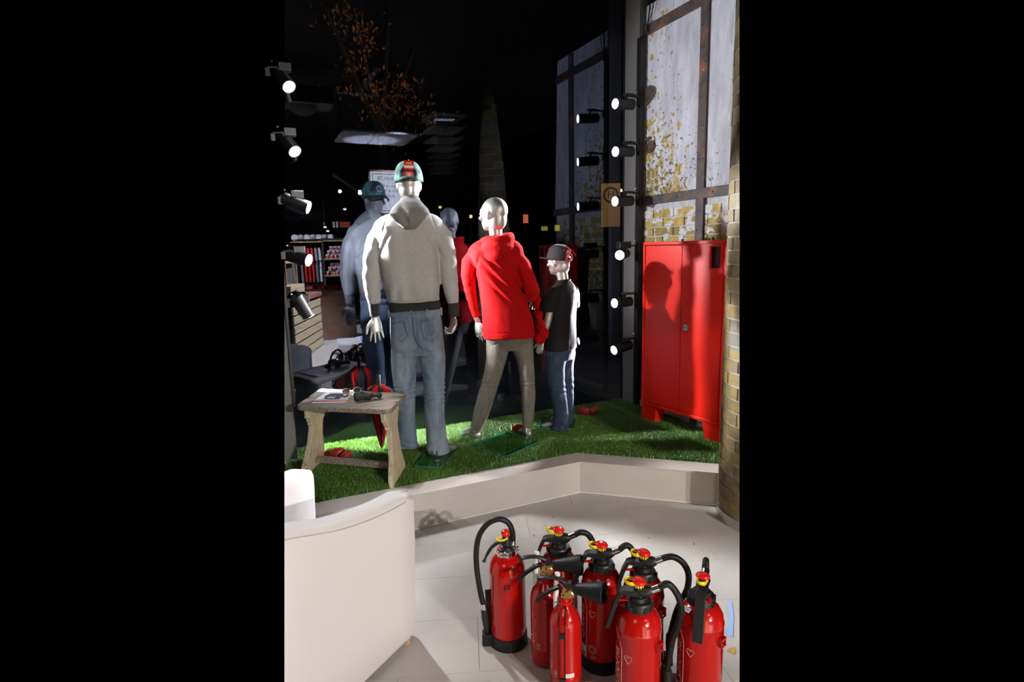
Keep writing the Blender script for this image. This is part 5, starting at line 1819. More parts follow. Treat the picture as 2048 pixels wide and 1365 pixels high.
def cowl(z, cx, cy, rx, ry, tilt):
    return [(cx + rx * math.cos(a), cy + ry * math.sin(a), z + tilt * math.sin(a) + 0.018 * math.cos(a)) for a in np.linspace(0, 2 * PI, NA, endpoint=False)]


g.loft([cowl(1.345, 0.022, -0.028, 0.100, 0.105, 0.045), cowl(1.375, 0.024, -0.026, 0.122, 0.118, 0.050), cowl(1.41, 0.026, -0.02, 0.128, 0.115, 0.048), cowl(1.445, 0.028, -0.014, 0.124, 0.105, 0.030), cowl(1.470, 0.028, -0.010, 0.112, 0.094, 0.010), cowl(1.474, 0.027, -0.008, 0.092, 0.078, 0.006), cowl(1.44, 0.024, -0.006, 0.070, 0.062, 0.0)])
hw = fuse(g, 0.0055, 4)


def cowl_folds(c, n):
    x, y, z = c[:, 0], c[:, 1], c[:, 2]
    d = 0.004 * snoise(c, (9, 9, 6), 2.0)
    ze = z + 0.10 * np.abs(x - 0.03)
    d += 0.0055 * np.sin((ze - 1.38) * 82) * np.clip(1 - np.abs(ze - 1.40) / 0.075, 0, 1)
    return d


deform(hw, cowl_folds)
link('hood', hw, M_redfleece, whood, smooth=True, angle=180)
G().tube([(0.262, -0.020, 1.055), (0.282, 0.005, 1.072), (0.30, 0.02, 1.07), (0.302, 0.035, 1.05)], [0.020, 0.026, 0.026, 0.018], 12).build('turned_up_cuff', M_redfleece, whood, smooth=True)
# leggings
g = G()
g.loft(rings_z([(0.66, 0.096, 0.02, 0.10, 0.08), (0.74, 0.096, 0.0, 0.166, 0.115), (0.82, 0.094, 0.0, 0.165, 0.115)], 28))
g.tube([(0.020, 0.01, 0.73), (0.0, 0.006, 0.60), (-0.024, 0.0, 0.50), (-0.052, 0.0, 0.41), (-0.088, -0.008, 0.30), (-0.124, -0.006, 0.19), (-0.155, 0.0, 0.10), (-0.177, 0.002, 0.048)], [0.090, 0.074, 0.066, 0.062, 0.063, 0.056, 0.044, 0.040], 18)
g.tube([(0.180, 0.01, 0.73), (0.207, 0.006, 0.60), (0.217, 0.0, 0.50), (0.222, 0.0, 0.41), (0.226, -0.010, 0.31), (0.222, -0.012, 0.18), (0.216, -0.016, 0.10), (0.212, -0.018, 0.05)], [0.092, 0.064, 0.057, 0.054, 0.052, 0.043, 0.034, 0.031], 18)
lm = fuse(g, 0.007, 4)


def legging_folds(c, n):
    x, y, z = c[:, 0], c[:, 1], c[:, 2]
    d = 0.0016 * snoise(c, (12, 12, 8), 6.0)
    an_ = np.clip(1 - (z - 0.04) / 0.07, 0, 1)
    d += 0.004 * an_ * np.sin(z * 220 + 3 * snoise(c, 12, 2.0))
    d += 0.0025 * np.exp(-((z - 0.42) / 0.03) ** 2) * np.sin(z * 200)
    d -= 0.0025 * np.exp(-((z - 0.73 - 0.5 * (x - 0.02)) / 0.006) ** 2) * (x < 0.09) * (y < 0)
    return d


deform(lm, legging_folds)
link('leggings', lm, M_leggings, woman, smooth=True, angle=180)
# red cloth hanging over her right forearm
g = G()
for c_, r_, rt in (((0.310, 0.12, 0.99), (0.035, 0.05, 0.05), (0, 0.2, 0)), ((0.320, 0.12, 0.90), (0.034, 0.05, 0.07), (0, 0.15, 0)), ((0.335, 0.12, 0.815), (0.045, 0.055, 0.05), (0, -0.3, 0)), ((0.352, 0.11, 0.765), (0.050, 0.05, 0.045), (0, 0.5, 0)), ((0.318, 0.12, 0.725), (0.05, 0.055, 0.052), (0, 0.1, 0))):
    g.ell(c_, r_, rt)
sm_ = fuse(g, 0.006, 3)
deform(sm_, lambda c, n: 0.011 * snoise(c, (26, 26, 14), 2.0) + 0.006 * snoise(c, 50, 5.0))
link('hanging_red_cloth', sm_, M_redfleece, woman, smooth=True, angle=180)
woman.children[-1]['label'] = 'crumpled red cloth hanging from the forearm'

# ------------------------------------------------------------------ BOY
BX, BY_ = 2.09, 3.745
rzB = math.atan2(BY_, BX) - PI / 2
boy = thing('mannequin', (BX, BY_, ZT), 'silver child mannequin in black T-shirt, blue jeans and black cap facing left', 'mannequin', rz=rzB)
FW = Vector((-0.84, 0.54, 0)).normalized()      # facing
SD = Vector((0.54, 0.84, 0)).normalized()       # towards his right
yawB = math.atan2(-FW.x, FW.y)


def bp(f, s, z, c=(0.012, 0.0)):
    v = FW * f + SD * s
    return (c[0] + v.x, c[1] + v.y, z)


def rings_b(spec, seg=28):
    out = []
    for z, f, s, rf, rs in spec:
        out.append([bp(f + rf * math.copysign(abs(math.cos(a)) ** 0.85, math.cos(a)), s + rs * math.copysign(abs(math.sin(a)) ** 0.85, math.sin(a)), z) for a in np.linspace(0, 2 * PI, seg, endpoint=False)])
    return out


g = G()
g.loft(rings_b([(0.55, 0.0, 0, 0.06, 0.10), (0.68, 0.0, 0, 0.07, 0.11), (0.85, 0.0, 0, 0.065, 0.105), (1.0, -0.01, 0, 0.07, 0.115), (1.08, -0.02, 0, 0.055, 0.10), (1.12, -0.025, 0, 0.035, 0.04)]))
g.tube([bp(-0.030, 0, 1.09), bp(-0.025, 0, 1.14), bp(-0.01, 0, 1.22)], [0.044, 0.041, 0.044], 14)
g.tube([bp(-0.02, -0.125, 1.06), bp(0.0, -0.145, 0.92), bp(0.02, -0.15, 0.83), bp(0.065, -0.145, 0.72), bp(0.078, -0.14, 0.685)], [0.038, 0.031, 0.029, 0.021, 0.017], 12)
g.tube([bp(-0.02, 0.125, 1.06), bp(-0.01, 0.15, 0.90), bp(0.0, 0.155, 0.82), bp(0.06, 0.15, 0.68)], [0.038, 0.030, 0.028, 0.018], 12)
g.tube([bp(0.0, -0.06, 0.60), bp(0.0, -0.065, 0.35), bp(-0.02, -0.065, 0.05)], [0.06, 0.045, 0.028], 12)
g.tube([bp(0.0, 0.06, 0.60), bp(0.01, 0.07, 0.35), bp(0.02, 0.07, 0.05)], [0.06, 0.045, 0.028], 12)
bb = fuse(g, 0.008, 6)
hd_, _ = head(bp(0.012, 0, 1.272), yawB, 0.86)
fw3 = tuple(FW)
merge_into(bb, [hd_,
                hand(bp(0.078, -0.14, 0.685), (FW.x * 0.35, FW.y * 0.35, -1), tuple(SD + FW * 0.2), -1, 0.74, (0.35, 0.4, 0.45, 0.5), 0.03),
                hand(bp(0.06, 0.15, 0.68), (FW.x * 0.2, FW.y * 0.2, -1), tuple(-SD), 1, 0.74, (0.3, 0.3, 0.35, 0.4), 0.03),
                foot(bp(-0.02, -0.065, 0.06), bp(0.125, -0.085, 0.016), 0.82), foot(bp(0.02, 0.07, 0.06), bp(0.16, 0.10, 0.016), 0.82)])
link('body', bb, M_silver, boy, smooth=True, angle=180)
# T-shirt
g = G()
g.loft(rings_b([(0.625, 0.004, 0, 0.100, 0.150), (0.70, 0.004, 0, 0.100, 0.150), (0.80, 0.008, 0, 0.104, 0.148), (0.90, 0.004, 0, 0.104, 0.146), (0.99, -0.010, 0, 0.100, 0.146), (1.05, -0.020, 0, 0.088, 0.138), (1.095, -0.026, 0, 0.070, 0.110), (1.125, -0.028, 0, 0.055, 0.070), (1.142, -0.028, 0, 0.047, 0.052)], 30))
for s_ in (-1, 1):
    g.tube([bp(-0.022, s_ * 0.105, 1.065), bp(-0.014, s_ * 0.142, 1.02), bp(-0.004, s_ * 0.160, 0.965), bp(0.002, s_ * 0.165, 0.925)], [0.055, 0.060, 0.062, 0.062], 16)
tsm = fuse(g, 0.0068, 4)


def tee_folds(c, n):
    z = c[:, 2]
    d = 0.005 * snoise(c, (8, 8, 4), 3.0) + 0.002 * snoise(c, (22, 22, 9), 1.0)
    s_ = (c[:, 0] - 0.012) * SD.x + c[:, 1] * SD.y
    q = (np.abs(s_) - 0.118) + (z - 0.95) * 0.3
    d -= 0.010 * np.exp(-(q / 0.010) ** 2) * np.clip(1 - np.abs(z - 0.95) / 0.06, 0, 1)
    return d


deform(tsm, tee_folds)
tee = link('t_shirt', tsm, M_blackcloth, boy, smooth=True, angle=180)
# chest print seen edge-on from here
tb = bvh_of(tsm)


def chest(s, z, off=0.0015):
    o_ = Vector(bp(0.4, s, z))
    hit, no, i, d_ = tb.ray_cast(o_, -FW)
    return tuple(hit + no * off) if hit else bp(0.1, s, z)


for name, cells, mt in (('yellow_print', [(-0.06, 1.00), (-0.03, 1.0), (0.0, 1.0), (0.03, 1.0), (-0.05, 0.975), (0.02, 0.975)], M_yellow), ('white_print', [(-0.06, 0.945), (-0.03, 0.945), (0.0, 0.945), (0.03, 0.945), (0.06, 0.945), (-0.04, 0.915), (0.0, 0.915), (0.04, 0.915)], M_print), ('red_print', [(-0.06, 0.87), (-0.03, 0.87), (0.0, 0.87), (0.03, 0.87), (0.06, 0.87)], M_redcap)):
    g = G()
    for s, z in cells:
        g.add([chest(s - 0.011, z - 0.010), chest(s + 0.011, z - 0.010), chest(s + 0.011, z + 0.010), chest(s - 0.011, z + 0.010)], [(0, 1, 2, 3)])
    g.build(name, mt, tee)
G().tube([bp(-0.028 + 0.050 * math.cos(a), 0.054 * math.sin(a), 1.137 - 0.006 * math.cos(a)) for a in np.linspace(0, 2 * PI, 22)], 0.007, 8, False, (0.7, 1)).build('collar', M_blackcloth, tee, smooth=True)
# jeans
g = G()
g.loft(rings_b([(0.54, 0.0, 0, 0.075, 0.115), (0.60, 0.0, 0, 0.092, 0.132), (0.70, 0.0, 0, 0.092, 0.128)], 28))
g.tube([bp(0.0, -0.064, 0.60), bp(0.012, -0.07, 0.48), bp(-0.005, -0.07, 0.36), bp(-0.028, -0.068, 0.24), bp(-0.036, -0.066, 0.13), bp(-0.026, -0.066, 0.018)], [0.082, 0.076, 0.066, 0.058, 0.056, 0.064], 18)
g.tube([bp(0.0, 0.064, 0.60), bp(0.02, 0.07, 0.48), bp(0.010, 0.075, 0.36), bp(0.0, 0.075, 0.24), bp(0.005, 0.075, 0.13), bp(0.012, 0.075, 0.018)], [0.082, 0.074, 0.065, 0.058, 0.056, 0.064], 18)
bj = fuse(g, 0.0068, 4)


def bjeans_folds(c, n):
    z = c[:, 2]
    d = 0.004 * snoise(c, (10, 10, 5), 7.0) + 0.002 * snoise(c, (26, 26, 14), 1.0)
    an_ = np.clip(1 - z / 0.17, 0, 1)
    d += 0.007 * an_ * np.sin(z * 85 + c[:, 0] * 30 + 4 * snoise(c, 9, 8.0))
    d += 0.004 * np.clip(1 - np.abs(z - 0.34) / 0.1, 0, 1) * np.sin(z * 120 + 4 * snoise(c, 9, 8.0))
    return d


deform(bj, bjeans_folds)
bjo = link('jeans', bj, M_denim2, boy, smooth=True, angle=180)
o_ = Vector(bp(0.5, -0.4, 0.57))
G().ell(bp(0.082, -0.095, 0.59), (0.006, 0.006, 0.006)).build('rivet_button', M_brass, bjo, smooth=True)
bvj = bvh_of(bj)
seam(bvj, [(-0.085, 0.615), (-0.055, 0.575), (-0.035, 0.53)], 0.0016, 'pocket_seam', M_darkthread, bjo, False, 6)
cpb, CMB = cap(bp(0.012, 0, 1.290), yawB, 0.93, (M_blackcap, M_blackcap, M_redcap, M_redcap), boy, 0.10, True)
for a in (0.9, 2.0, -0.9, 3.4):
    p = CMB @ Vector((0.083 * 0.80 * math.cos(a + PI) * 1.03, 0.104 * 0.80 * math.sin(a + PI) * 1.03 - 0.004, 0.083))
    G().ell(tuple(p), (0.0055, 0.0055, 0.0055)).build('eyelet', M_redcap, cpb, smooth=True)
st = [tuple(CMB @ Vector((0.046 * math.cos(a), -0.098 + 0.004 * math.cos(a), 0.012 + 0.050 * math.sin(a)))) for a in np.linspace(0, PI, 12)]
G().tube(st, 0.0045, 6).build('arch_trim', M_redcap, cpb, smooth=True)
p = CMB @ Vector((-0.02, -0.10, 0.075))
rl = G().box((0, 0, 0), (0.05, 0.004, 0.02), Matrix.Translation(p) @ Matrix.Rotation(yawB, 4, 'Z') @ Matrix.Rotation(0.5, 4, 'X')).build('red_lettering', M_redcap, cpb)
G().tube([tuple(p + Vector((-0.02, -0.01, 0.035))), tuple(p + Vector((0.02, -0.02, 0.01))), tuple(p + Vector((0.05, -0.02, -0.03)))], 0.0018, 5).build('tag_string', M_redcap, cpb)
plate_part(boy, to_local((BX, BY_), rzB, [(1.906, 3.767), (2.134, 3.616), (2.302, 3.859), (2.053, 3.964)]))
# ================================================================== THE SHOP BEHIND THE PHOTOGRAPHER (seen in the pane)
def boxthing(name, c, s, mt, label, cat, bevel=0.0, rz=0.0, group=None):
    o = tag(G().box((0, 0, 0), s).build(name, mt, bevel=bevel), label, cat, group)
    o.location = c
    o.rotation_euler = (0, 0, rz)
    return o


M_plank = mat('pale_plank', (0.60, 0.50, 0.33), 0.6, col2=(0.48, 0.37, 0.22), scale=4, stretch=(2, 12, 12))
M_redwood = mat('reddish_wood', (0.36, 0.17, 0.11), 0.5, col2=(0.27, 0.12, 0.08), scale=4, stretch=(2, 14, 14))
M_white = mat('white_board', (0.75, 0.76, 0.78), 0.5)
M_dark = mat('dark_print', (0.02, 0.02, 0.02), 0.6)
M_greyfab = mat('grey_fabric', (0.25, 0.25, 0.28), 0.9)
M_rust = mat('rusty_sheet', (0.22, 0.18, 0.16), 0.6, col2=(0.25, 0.10, 0.05), scale=6)
NTH = ['first', 'second', 'third', 'fourth', 'fifth', 'sixth', 'seventh', 'eighth', 'ninth']
# counter of stacked planks with a reddish top
CD_ = Vector((-0.32, 0.947, 0))
ct = thing('plank_counter', (1.11, -1.99, 0), 'counter of stacked pale planks with a reddish wooden top, reflected at the left', 'counter', rz=math.atan2(0.947, -0.32))
g = G().box((0.85, 0.36, 0.42), (1.68, 0.64, 0.84))
g.build('carcass', M_darkwall, ct)
for k in range(6):
    z = 0.075 + k * 0.137
    G().box((0.85, 0.02, z), (1.74, 0.03, 0.112)).build('plank', M_plank, ct, bevel=0.003)
    G().box((-0.01, 0.36, z), (0.03, 0.70, 0.112)).build('plank', M_plank, ct, bevel=0.003)
G().box((0.85, 0.36, 0.90), (1.80, 0.76, 0.07)).build('counter_top', M_redwood, ct, bevel=0.005)
cr = thing('plank_crate', tuple(Vector((1.11, -1.99, 0.935)) + CD_ * 1.05 + Vector((-0.947, -0.32, 0)) * 0.30), 'pale wooden crate standing on the plank counter', 'crate', rz=math.atan2(0.947, -0.32))
for k in range(3):
    G().box((0, -0.2, 0.03 + k * 0.062), (0.8, 0.02, 0.055)).build('slat', M_plank, cr)
    G().box((-0.4, 0.0, 0.03 + k * 0.062), (0.02, 0.4, 0.055)).build('slat', M_plank, cr)
G().box((0, 0, 0.09), (0.77, 0.37, 0.17)).build('crate_box', M_plank, cr)
cs = thing('display_case', tuple(Vector((1.11, -1.99, 1.12)) + CD_ * 1.15 + Vector((-0.947, -0.32, 0)) * 0.30), 'wood-framed display case on top of the crate', 'display case', rz=math.atan2(0.947, -0.32))
for x, y in ((-0.3, -0.15), (0.3, -0.15), (-0.3, 0.15), (0.3, 0.15)):
    G().box((x, y, 0.17), (0.025, 0.025, 0.34)).build('frame_post', M_wood, cs)
G().box((0, 0, 0.345), (0.64, 0.34, 0.03)).build('case_lid', M_wood, cs)
G().box((0, 0.02, 0.17), (0.56, 0.24, 0.30)).build('case_back', mat('green_cloth', (0.04, 0.08, 0.04), 0.9, col2=(0.10, 0.05, 0.06), scale=12), cs)
# counter in rusty sheet behind, with red shirts on it
t2 = thing('display_table', (1.35, -2.75, 0), 'display table with rusty metal sides and folded red shirts on top', 'table')
G().box((0.05, 0, 0.45), (0.75, 0.5, 0.9)).build('table_base', M_rust, t2)
G().box((0.0, 0, 0.925), (0.95, 0.62, 0.05)).build('table_top', M_darkwall, t2, bevel=0.004)
for k in range(7):
    p = (0.98 + k * 0.115, -2.52 - 0.12 * (k % 2), 0.95)
    g = G()
    for q in range(2):
        g.box((0, 0, 0.012 + 0.022 * q), (0.11, 0.16, 0.02))
    g.box((0.01, 0.03, 0.048), (0.05, 0.06, 0.008))
    o = tag(g.build('folded_shirt', M_redfleece if k % 3 else mat('rose_cloth', (0.6, 0.12, 0.12), 0.9) if 'rose_cloth' not in MATS else MATS['rose_cloth'], bevel=0.006), '%s folded %s shirt from the left on the reflected display table' % (NTH[k], 'red' if k % 3 else 'rose'), 'shirt', 'folded red shirts on the display table')
    o.location = p
    o.rotation_euler = (0, 0, 0.2 * (k % 3))
for k in range(2):
    g = G().ell((0, 0, 0.03), (0.085, 0.085, 0.06))
    g.prism([(-0.07, 0.02), (0.07, 0.02), (0.06, 0.13), (-0.06, 0.13)], 0.0, 0.012)
    o = tag(g.build('white_cap', M_paper, smooth=True), ['white cap on the left end of the display table', 'white cap in the middle of the red shirts on the display table'][k], 'cap')
    o.location = (0.93 + k * 0.20, -2.62 - 0.08 * k, 0.953)
# shelf unit with mugs in little pyramids
sh = thing('mug_shelf', (1.76, -4.55, 0), 'dark shelf unit with two boards full of red and white mugs', 'shelf')
for z in (1.10, 1.45, 1.84):
    G().box((0, 0, z), (0.52, 0.26, 0.025)).build('shelf_board', M_wood, sh)
for x in (-0.25, 0.25):
    G().box((x, -0.02, 0.95), (0.02, 0.22, 1.9)).build('side_panel', M_darkwall, sh)
G().box((0, -0.14, 0.95), (0.52, 0.015, 1.9)).build('back_panel', M_darkwall, sh)
m0 = None
for zb in (1.1125, 1.4625):
    for row in range(3):
        for k in range(5 - row):
            lab = '%s mug from the left in the %s row of the %s shelf board' % (NTH[k], ['bottom', 'middle', 'top'][row], 'lower' if zb < 1.3 else 'upper')
            if m0 is None:
                m0 = thing('mug', (0, 0, 0), lab, 'mug', 'red and white mugs on the shelf boards')
                G().lathe([(0.036, 0), (0.04, 0.004), (0.04, 0.088), (0.036, 0.088), (0.036, 0.008)], 16).build('cup', M_paper, m0, smooth=True, angle=40)
                G().tube([(0.038, 0, 0.07), (0.062, 0, 0.062), (0.062, 0, 0.03), (0.038, 0, 0.02)], 0.006, 6).build('handle', M_paper, m0, smooth=True)
                G().lathe([(0.0405, 0.02), (0.0405, 0.05)], 16, None, False).build('red_band', M_redcap, m0, smooth=True)
                m = m0
            else:
                m = copy_tree(m0)
                m['label'] = lab
            m.location = (1.58 + k * 0.09 + row * 0.045, -4.50, zb + row * 0.0885)
            m.rotation_euler = (0, 0, random.uniform(0.8, 2.2))
# clothes rack
rk = thing('clothes_rack', (1.3, -5.05, 0), 'wall rack bar carrying red and grey shirts on hangers', 'clothes rack')
G().tube([(-0.45, 0, 1.76), (0.35, 0, 1.76)], 0.012, 10).build('bar', M_black, rk)
for x in (-0.42, 0.32):
    G().tube([(x, 0, 1.76), (x, 0, 0.0)], 0.012, 8).build('upright', M_black, rk)
cols = [('grey', M_greyfab), ('black', M_blackcloth), ('grey', M_greyfab), ('red', M_redcap), ('red', M_redcap), ('red', M_redcap), ('grey', M_greyfab), ('white', M_paper), ('grey', M_greyfab)]
for k, (cn, mt) in enumerate(cols):
    t = thing('hanging_shirt', (0.93 + k * 0.078, -5.05, 1.76), '%s hanger from the left on the reflected clothes rack, a %s shirt' % (NTH[k], cn), 'shirt', '%s shirts on the clothes rack' % cn)
    G().tube([(0, 0, -0.0), (0, 0, -0.03), (0.0, 0.12, -0.10), (0.0, -0.12, -0.10), (0, 0, -0.03)], 0.004, 5).build('hanger', M_black, t)
    g = G()
    g.loft([[(-0.02, -0.20, -0.80), (0.02, -0.20, -0.80), (0.02, 0.20, -0.80), (-0.02, 0.20, -0.80)], [(-0.025, -0.19, -0.3), (0.025, -0.19, -0.3), (0.025, 0.19, -0.3), (-0.025, 0.19, -0.3)], [(-0.02, -0.17, -0.12), (0.02, -0.17, -0.12), (0.02, 0.17, -0.12), (-0.02, 0.17, -0.12)], [(-0.015, -0.05, -0.05), (0.015, -0.05, -0.05), (0.015, 0.05, -0.05), (-0.015, 0.05, -0.05)]])
    for s_ in (-1, 1):
        g.tube([(0, s_ * 0.15, -0.13), (0, s_ * 0.22, -0.34)], 0.03, 8)
    g.build('shirt_body', mt, t, bevel=0.01)
# board of caps above the rack
cb = thing('cap_shelf', (1.38, -5.05, 1.83), 'wooden board above the clothes rack with a row of grey caps', 'shelf')
G().box((0, 0, 0.0), (0.95, 0.3, 0.025)).build('shelf_board', M_wood, cb)
for x in (-0.4, 0.4):
    G().box((x, -0.1, -0.07), (0.02, 0.1, 0.12)).build('shelf_bracket', M_black, cb)
for k in range(7):
    g = G().ell((0, 0, 0.05), (0.075, 0.085, 0.075))
    g.prism([(-0.06, 0.05), (0.06, 0.05), (0.05, 0.15), (-0.05, 0.15)], 0.02, 0.03)
    o = tag(g.build('grey_cap', M_greyfab if k % 2 else M_paper, smooth=True), '%s cap from the left on the board above the clothes rack, %s' % (NTH[k], 'grey' if k % 2 else 'pale'), 'cap', '%s caps on the cap shelf' % ('grey' if k % 2 else 'pale'))
    o.location = (1.0 + k * 0.125, -5.03, 1.8425 + 0.03)
# signboard hung from the ceiling, lettering readable from its front
sb = thing('signboard', (2.52, -2.5, 2.30), 'white signboard with dark lettering in a brown frame, mirrored in the pane', 'sign')
SG = Matrix.Rotation(PI, 4, 'Z')
G().box((0, 0, 0.37), (0.66, 0.02, 0.74)).build('board', M_white, sb)
g = G()
for c, s in (((0, 0.0, 0.755), (0.72, 0.04, 0.03)), ((0, 0.0, -0.015), (0.72, 0.04, 0.03)), ((-0.345, 0, 0.37), (0.03, 0.04, 0.80)), ((0.345, 0, 0.37), (0.03, 0.04, 0.80))):
    g.box(c, s)
g.build('frame', mat('brown_frame', (0.16, 0.08, 0.03), 0.5), sb)
g = G()
for c, s in (((0, 0.0115, 0.70), (0.58, 0.003, 0.012)), ((0, 0.0115, 0.04), (0.58, 0.003, 0.012)), ((-0.285, 0.0115, 0.37), (0.012, 0.003, 0.67)), ((0.285, 0.0115, 0.37), (0.012, 0.003, 0.67))):
    g.box(c, s)
g.build('inner_line', M_dark, sb)
for txt, z, sz in (('ZUHAUSE', 0.62, 0.095), ('Heim & Bad', 0.49, 0.075), ('Heim & Trend', 0.40, 0.075), ('Hobby', 0.31, 0.075)):
    tm = text_mesh(txt, sz)
    tm.transform(Matrix.Translation((0, 0.0112, z)) @ SG @ Matrix.Rotation(PI / 2, 4, 'X'))
    link('lettering', tm, M_dark, sb)
for x in (-0.28, 0.28):
    G().tube([(x, 0, 0.77), (x, 0, 2.0)], 0.003, 6).build('hanging_wire', M_black, sb)
# ceiling things: suspended unit, panel strip with a louvre light, lit sail
su = thing('ceiling_unit', (1.05, -1.0, 3.72), 'grey ceiling unit on a thin rod, reflected at the upper left', 'ceiling unit')
G().box((0, 0, 0.15), (0.66, 0.5, 0.24)).build('housing', M_post, su, bevel=0.01)
G().lathe([(0.20, 0.03), (0.17, -0.04), (0.08, -0.09), (0.0, -0.095)], 24, Matrix.Translation((-0.08, 0, 0))).build('bowl', M_post, su, smooth=True)
G().tube([(0.25, 0, 0.27), (0.25, 0, 0.58)], 0.008, 8).build('rod', M_steel, su)
cp_ = thing('ceiling_panel_strip', (2.7, 0, 3.43), 'row of grey ceiling panels with a louvre lamp at its near end', 'ceiling panels')
for k in range(8):
    y = 0.35 - k * 0.80
    x = 0.0 + 0.32 * (0.8 * k)
    G().box((x, y, -0.0), (0.50, 0.72, 0.03)).build('ceiling_panel', M_post, cp_, bevel=0.004)
G().box((0, 0.3, -0.018), (0.30, 0.42, 0.008)).build('louvre_frame', M_dark, cp_)
M_louv = emit('louvre_glow', (0.9, 0.92, 1.0), 2.2)
for k in range(10):
    G().box((-0.12 + k * 0.027, 0.32 + 0.006 * k, -0.026), (0.009, 0.14, 0.006)).build('louvre_tube', M_louv, cp_)
for x in (-0.2, 0.2):
    G().tube([(x, 0.3, 0.015), (x, 0.3, 0.87)], 0.006, 6).build('hanger_rod', M_black, cp_)
cs2 = thing('ceiling_sail', (2.05, -1.35, 3.42), 'pale rough ceiling sail lit from below, reflected above the caps', 'ceiling panel')
for k, (x0, x1) in enumerate(((-0.55, -0.02), (0.0, 0.62))):
    G().box(((x0 + x1) / 2, 0.0, 0.0), (x1 - x0, 1.0, 0.03)).build('sail_board', M_plaster, cs2)
for x in (-0.4, 0.4):
    G().tube([(x, 0, 0.015), (x, 0, 0.88)], 0.004, 6).build('hanger_rod', M_black, cs2)
l = bpy.data.lights.new('sail_uplight', 'SPOT')
l.energy = 500
l.spot_size = 0.9
l.shadow_soft_size = 0.05
o = bpy.data.objects.new('sail_uplight', l)
COL.objects.link(o)
o.location = (2.05, -1.5, 2.5)
o.rotation_euler = (PI, 0, 0)
# small track lights and an illuminated door sign
M_warm = emit('warm_lamp', (1.0, 0.86, 0.62), 12)
for k, p in enumerate(((2.10, -5.62, 3.0), (2.55, -5.62, 2.97), (1.78, -3, 2.40), (1.52, -4, 2.11), (1.57, -4.02, 2.03), (2.08, -3, 2.74))):
    t = thing('track_lamp', p, 'small warm track lamp in the reflected shop, number %s from the left' % ['two', 'three', 'four', 'one', 'one and a half', 'five'][k] if False else ['small warm track lamp, upper one of a pair near the reflected track', 'small warm track lamp, lower one of a pair near the reflected track', 'small warm track lamp right of the reflected track pair', 'small lamp low over the reflected cap shelf, left one', 'small lamp low over the reflected cap shelf, right one', 'small flat lamp left of the reflected signboard'][k], 'lamp', 'small lamps of the reflected shop')
    G().ell((0, 0, 0), (0.032, 0.03, 0.024), None, 12, 8).build('bulb', M_warm, t, smooth=True)
    G().lathe([(0.034, 0.0), (0.034, 0.07), (0.02, 0.09)], 14, Matrix.Translation((0, -0.012, 0.01))).build('lamp_housing', M_black, t, smooth=True)
    G().tube([(0, -0.012, 0.09), (0, -0.012, 4.3 - p[2])], 0.006, 6).build('drop_rod', M_black, t)
ex = thing('door_sign', (2.05, -5.0, 2.14), 'glowing orange red sign beside two white strips over the reflected shop door', 'sign')
G().box((0.02, 0, 0.06), (0.22, 0.03, 0.12)).build('sign_face', emit('sign_red', (1.0, 0.16, 0.06), 1.6), ex)
for x in (-0.22, -0.15):
    G().box((x, 0, 0.06), (0.04, 0.03, 0.13)).build('strip_light', emit('strip_white', (0.75, 1.0, 0.8), 2.0), ex)
G().tube([(0, 0, 0.12), (0, 0, 2.16)], 0.006, 6).build('drop_rod', M_black, ex)
tk = tag(G().bar((1.47, -2.0, 2.9), (2.28, -4.5, 2.9), 0.04, 0.035).build('lamp_track', M_steel), 'thin metal lamp track running back through the reflected shop', 'lamp track')
# garment rack with long dark coats
gr = thing('coat_rack', (3.05, -0.6, 0), 'dark rack of long black coats in the reflection beside the man', 'clothes rack')
G().tube([(-0.3, 0, 1.25), (0.3, 0, 1.25)], 0.012, 8).build('bar', M_black, gr)
for x in (-0.3, 0.3):
    G().tube([(x, 0, 0), (x, 0, 1.25)], 0.012, 8).build('upright', M_black, gr)
for k in range(4):
    t = thing('hanging_coat', (2.85 + k * 0.13, -0.6, 1.25), '%s long black coat from the left on the reflected coat rack' % NTH[k], 'coat', 'black coats on the coat rack')
    G().loft([[(-0.045, -0.22, -1.0), (0.045, -0.22, -1.0), (0.045, 0.22, -1.0), (-0.045, 0.22, -1.0)], [(-0.04, -0.2, -0.4), (0.04, -0.2, -0.4), (0.04, 0.2, -0.4), (-0.04, 0.2, -0.4)], [(-0.03, -0.18, -0.14), (0.03, -0.18, -0.14), (0.03, 0.18, -0.14), (-0.03, 0.18, -0.14)], [(-0.02, -0.05, -0.06), (0.02, -0.05, -0.06), (0.02, 0.05, -0.06), (-0.02, 0.05, -0.06)]]).build('coat_body', M_blackcloth, t, bevel=0.02)
    G().tube([(0, 0, -0.07), (0, 0, 0.0), (0, 0.012, 0.016)], 0.004, 5).build('hanger_hook', M_black, t)
# rolls and sacks on the floor by the counter
for k, (p, r, L_, mt, lab) in enumerate((((1.55, -0.9, 0.12), 0.12, 0.7, M_white, 'white roll lying on the shop floor, reflected behind the stool'), ((1.85, -1.25, 0.10), 0.10, 0.6, mat('cream_sack', (0.6, 0.55, 0.5), 0.8), 'cream sack on the reflected shop floor'))):
    o = tag(G().tube([(-L_ / 2, 0, 0), (L_ / 2, 0, 0)], r, 20).build('roll', mt, smooth=True, angle=40), lab, 'roll')
    o.location = p
    o.rotation_euler = (0, 0, 0.15)
    if k == 0:
        G().lathe([(r + 0.002, -0.1), (r + 0.002, 0.1)], 20, Matrix.Rotation(PI / 2, 4, 'Y') @ Matrix.Translation((0, 0, 0.12)), False).build('blue_label', mat('blue_print', (0.05, 0.14, 0.55), 0.5), o, smooth=True)

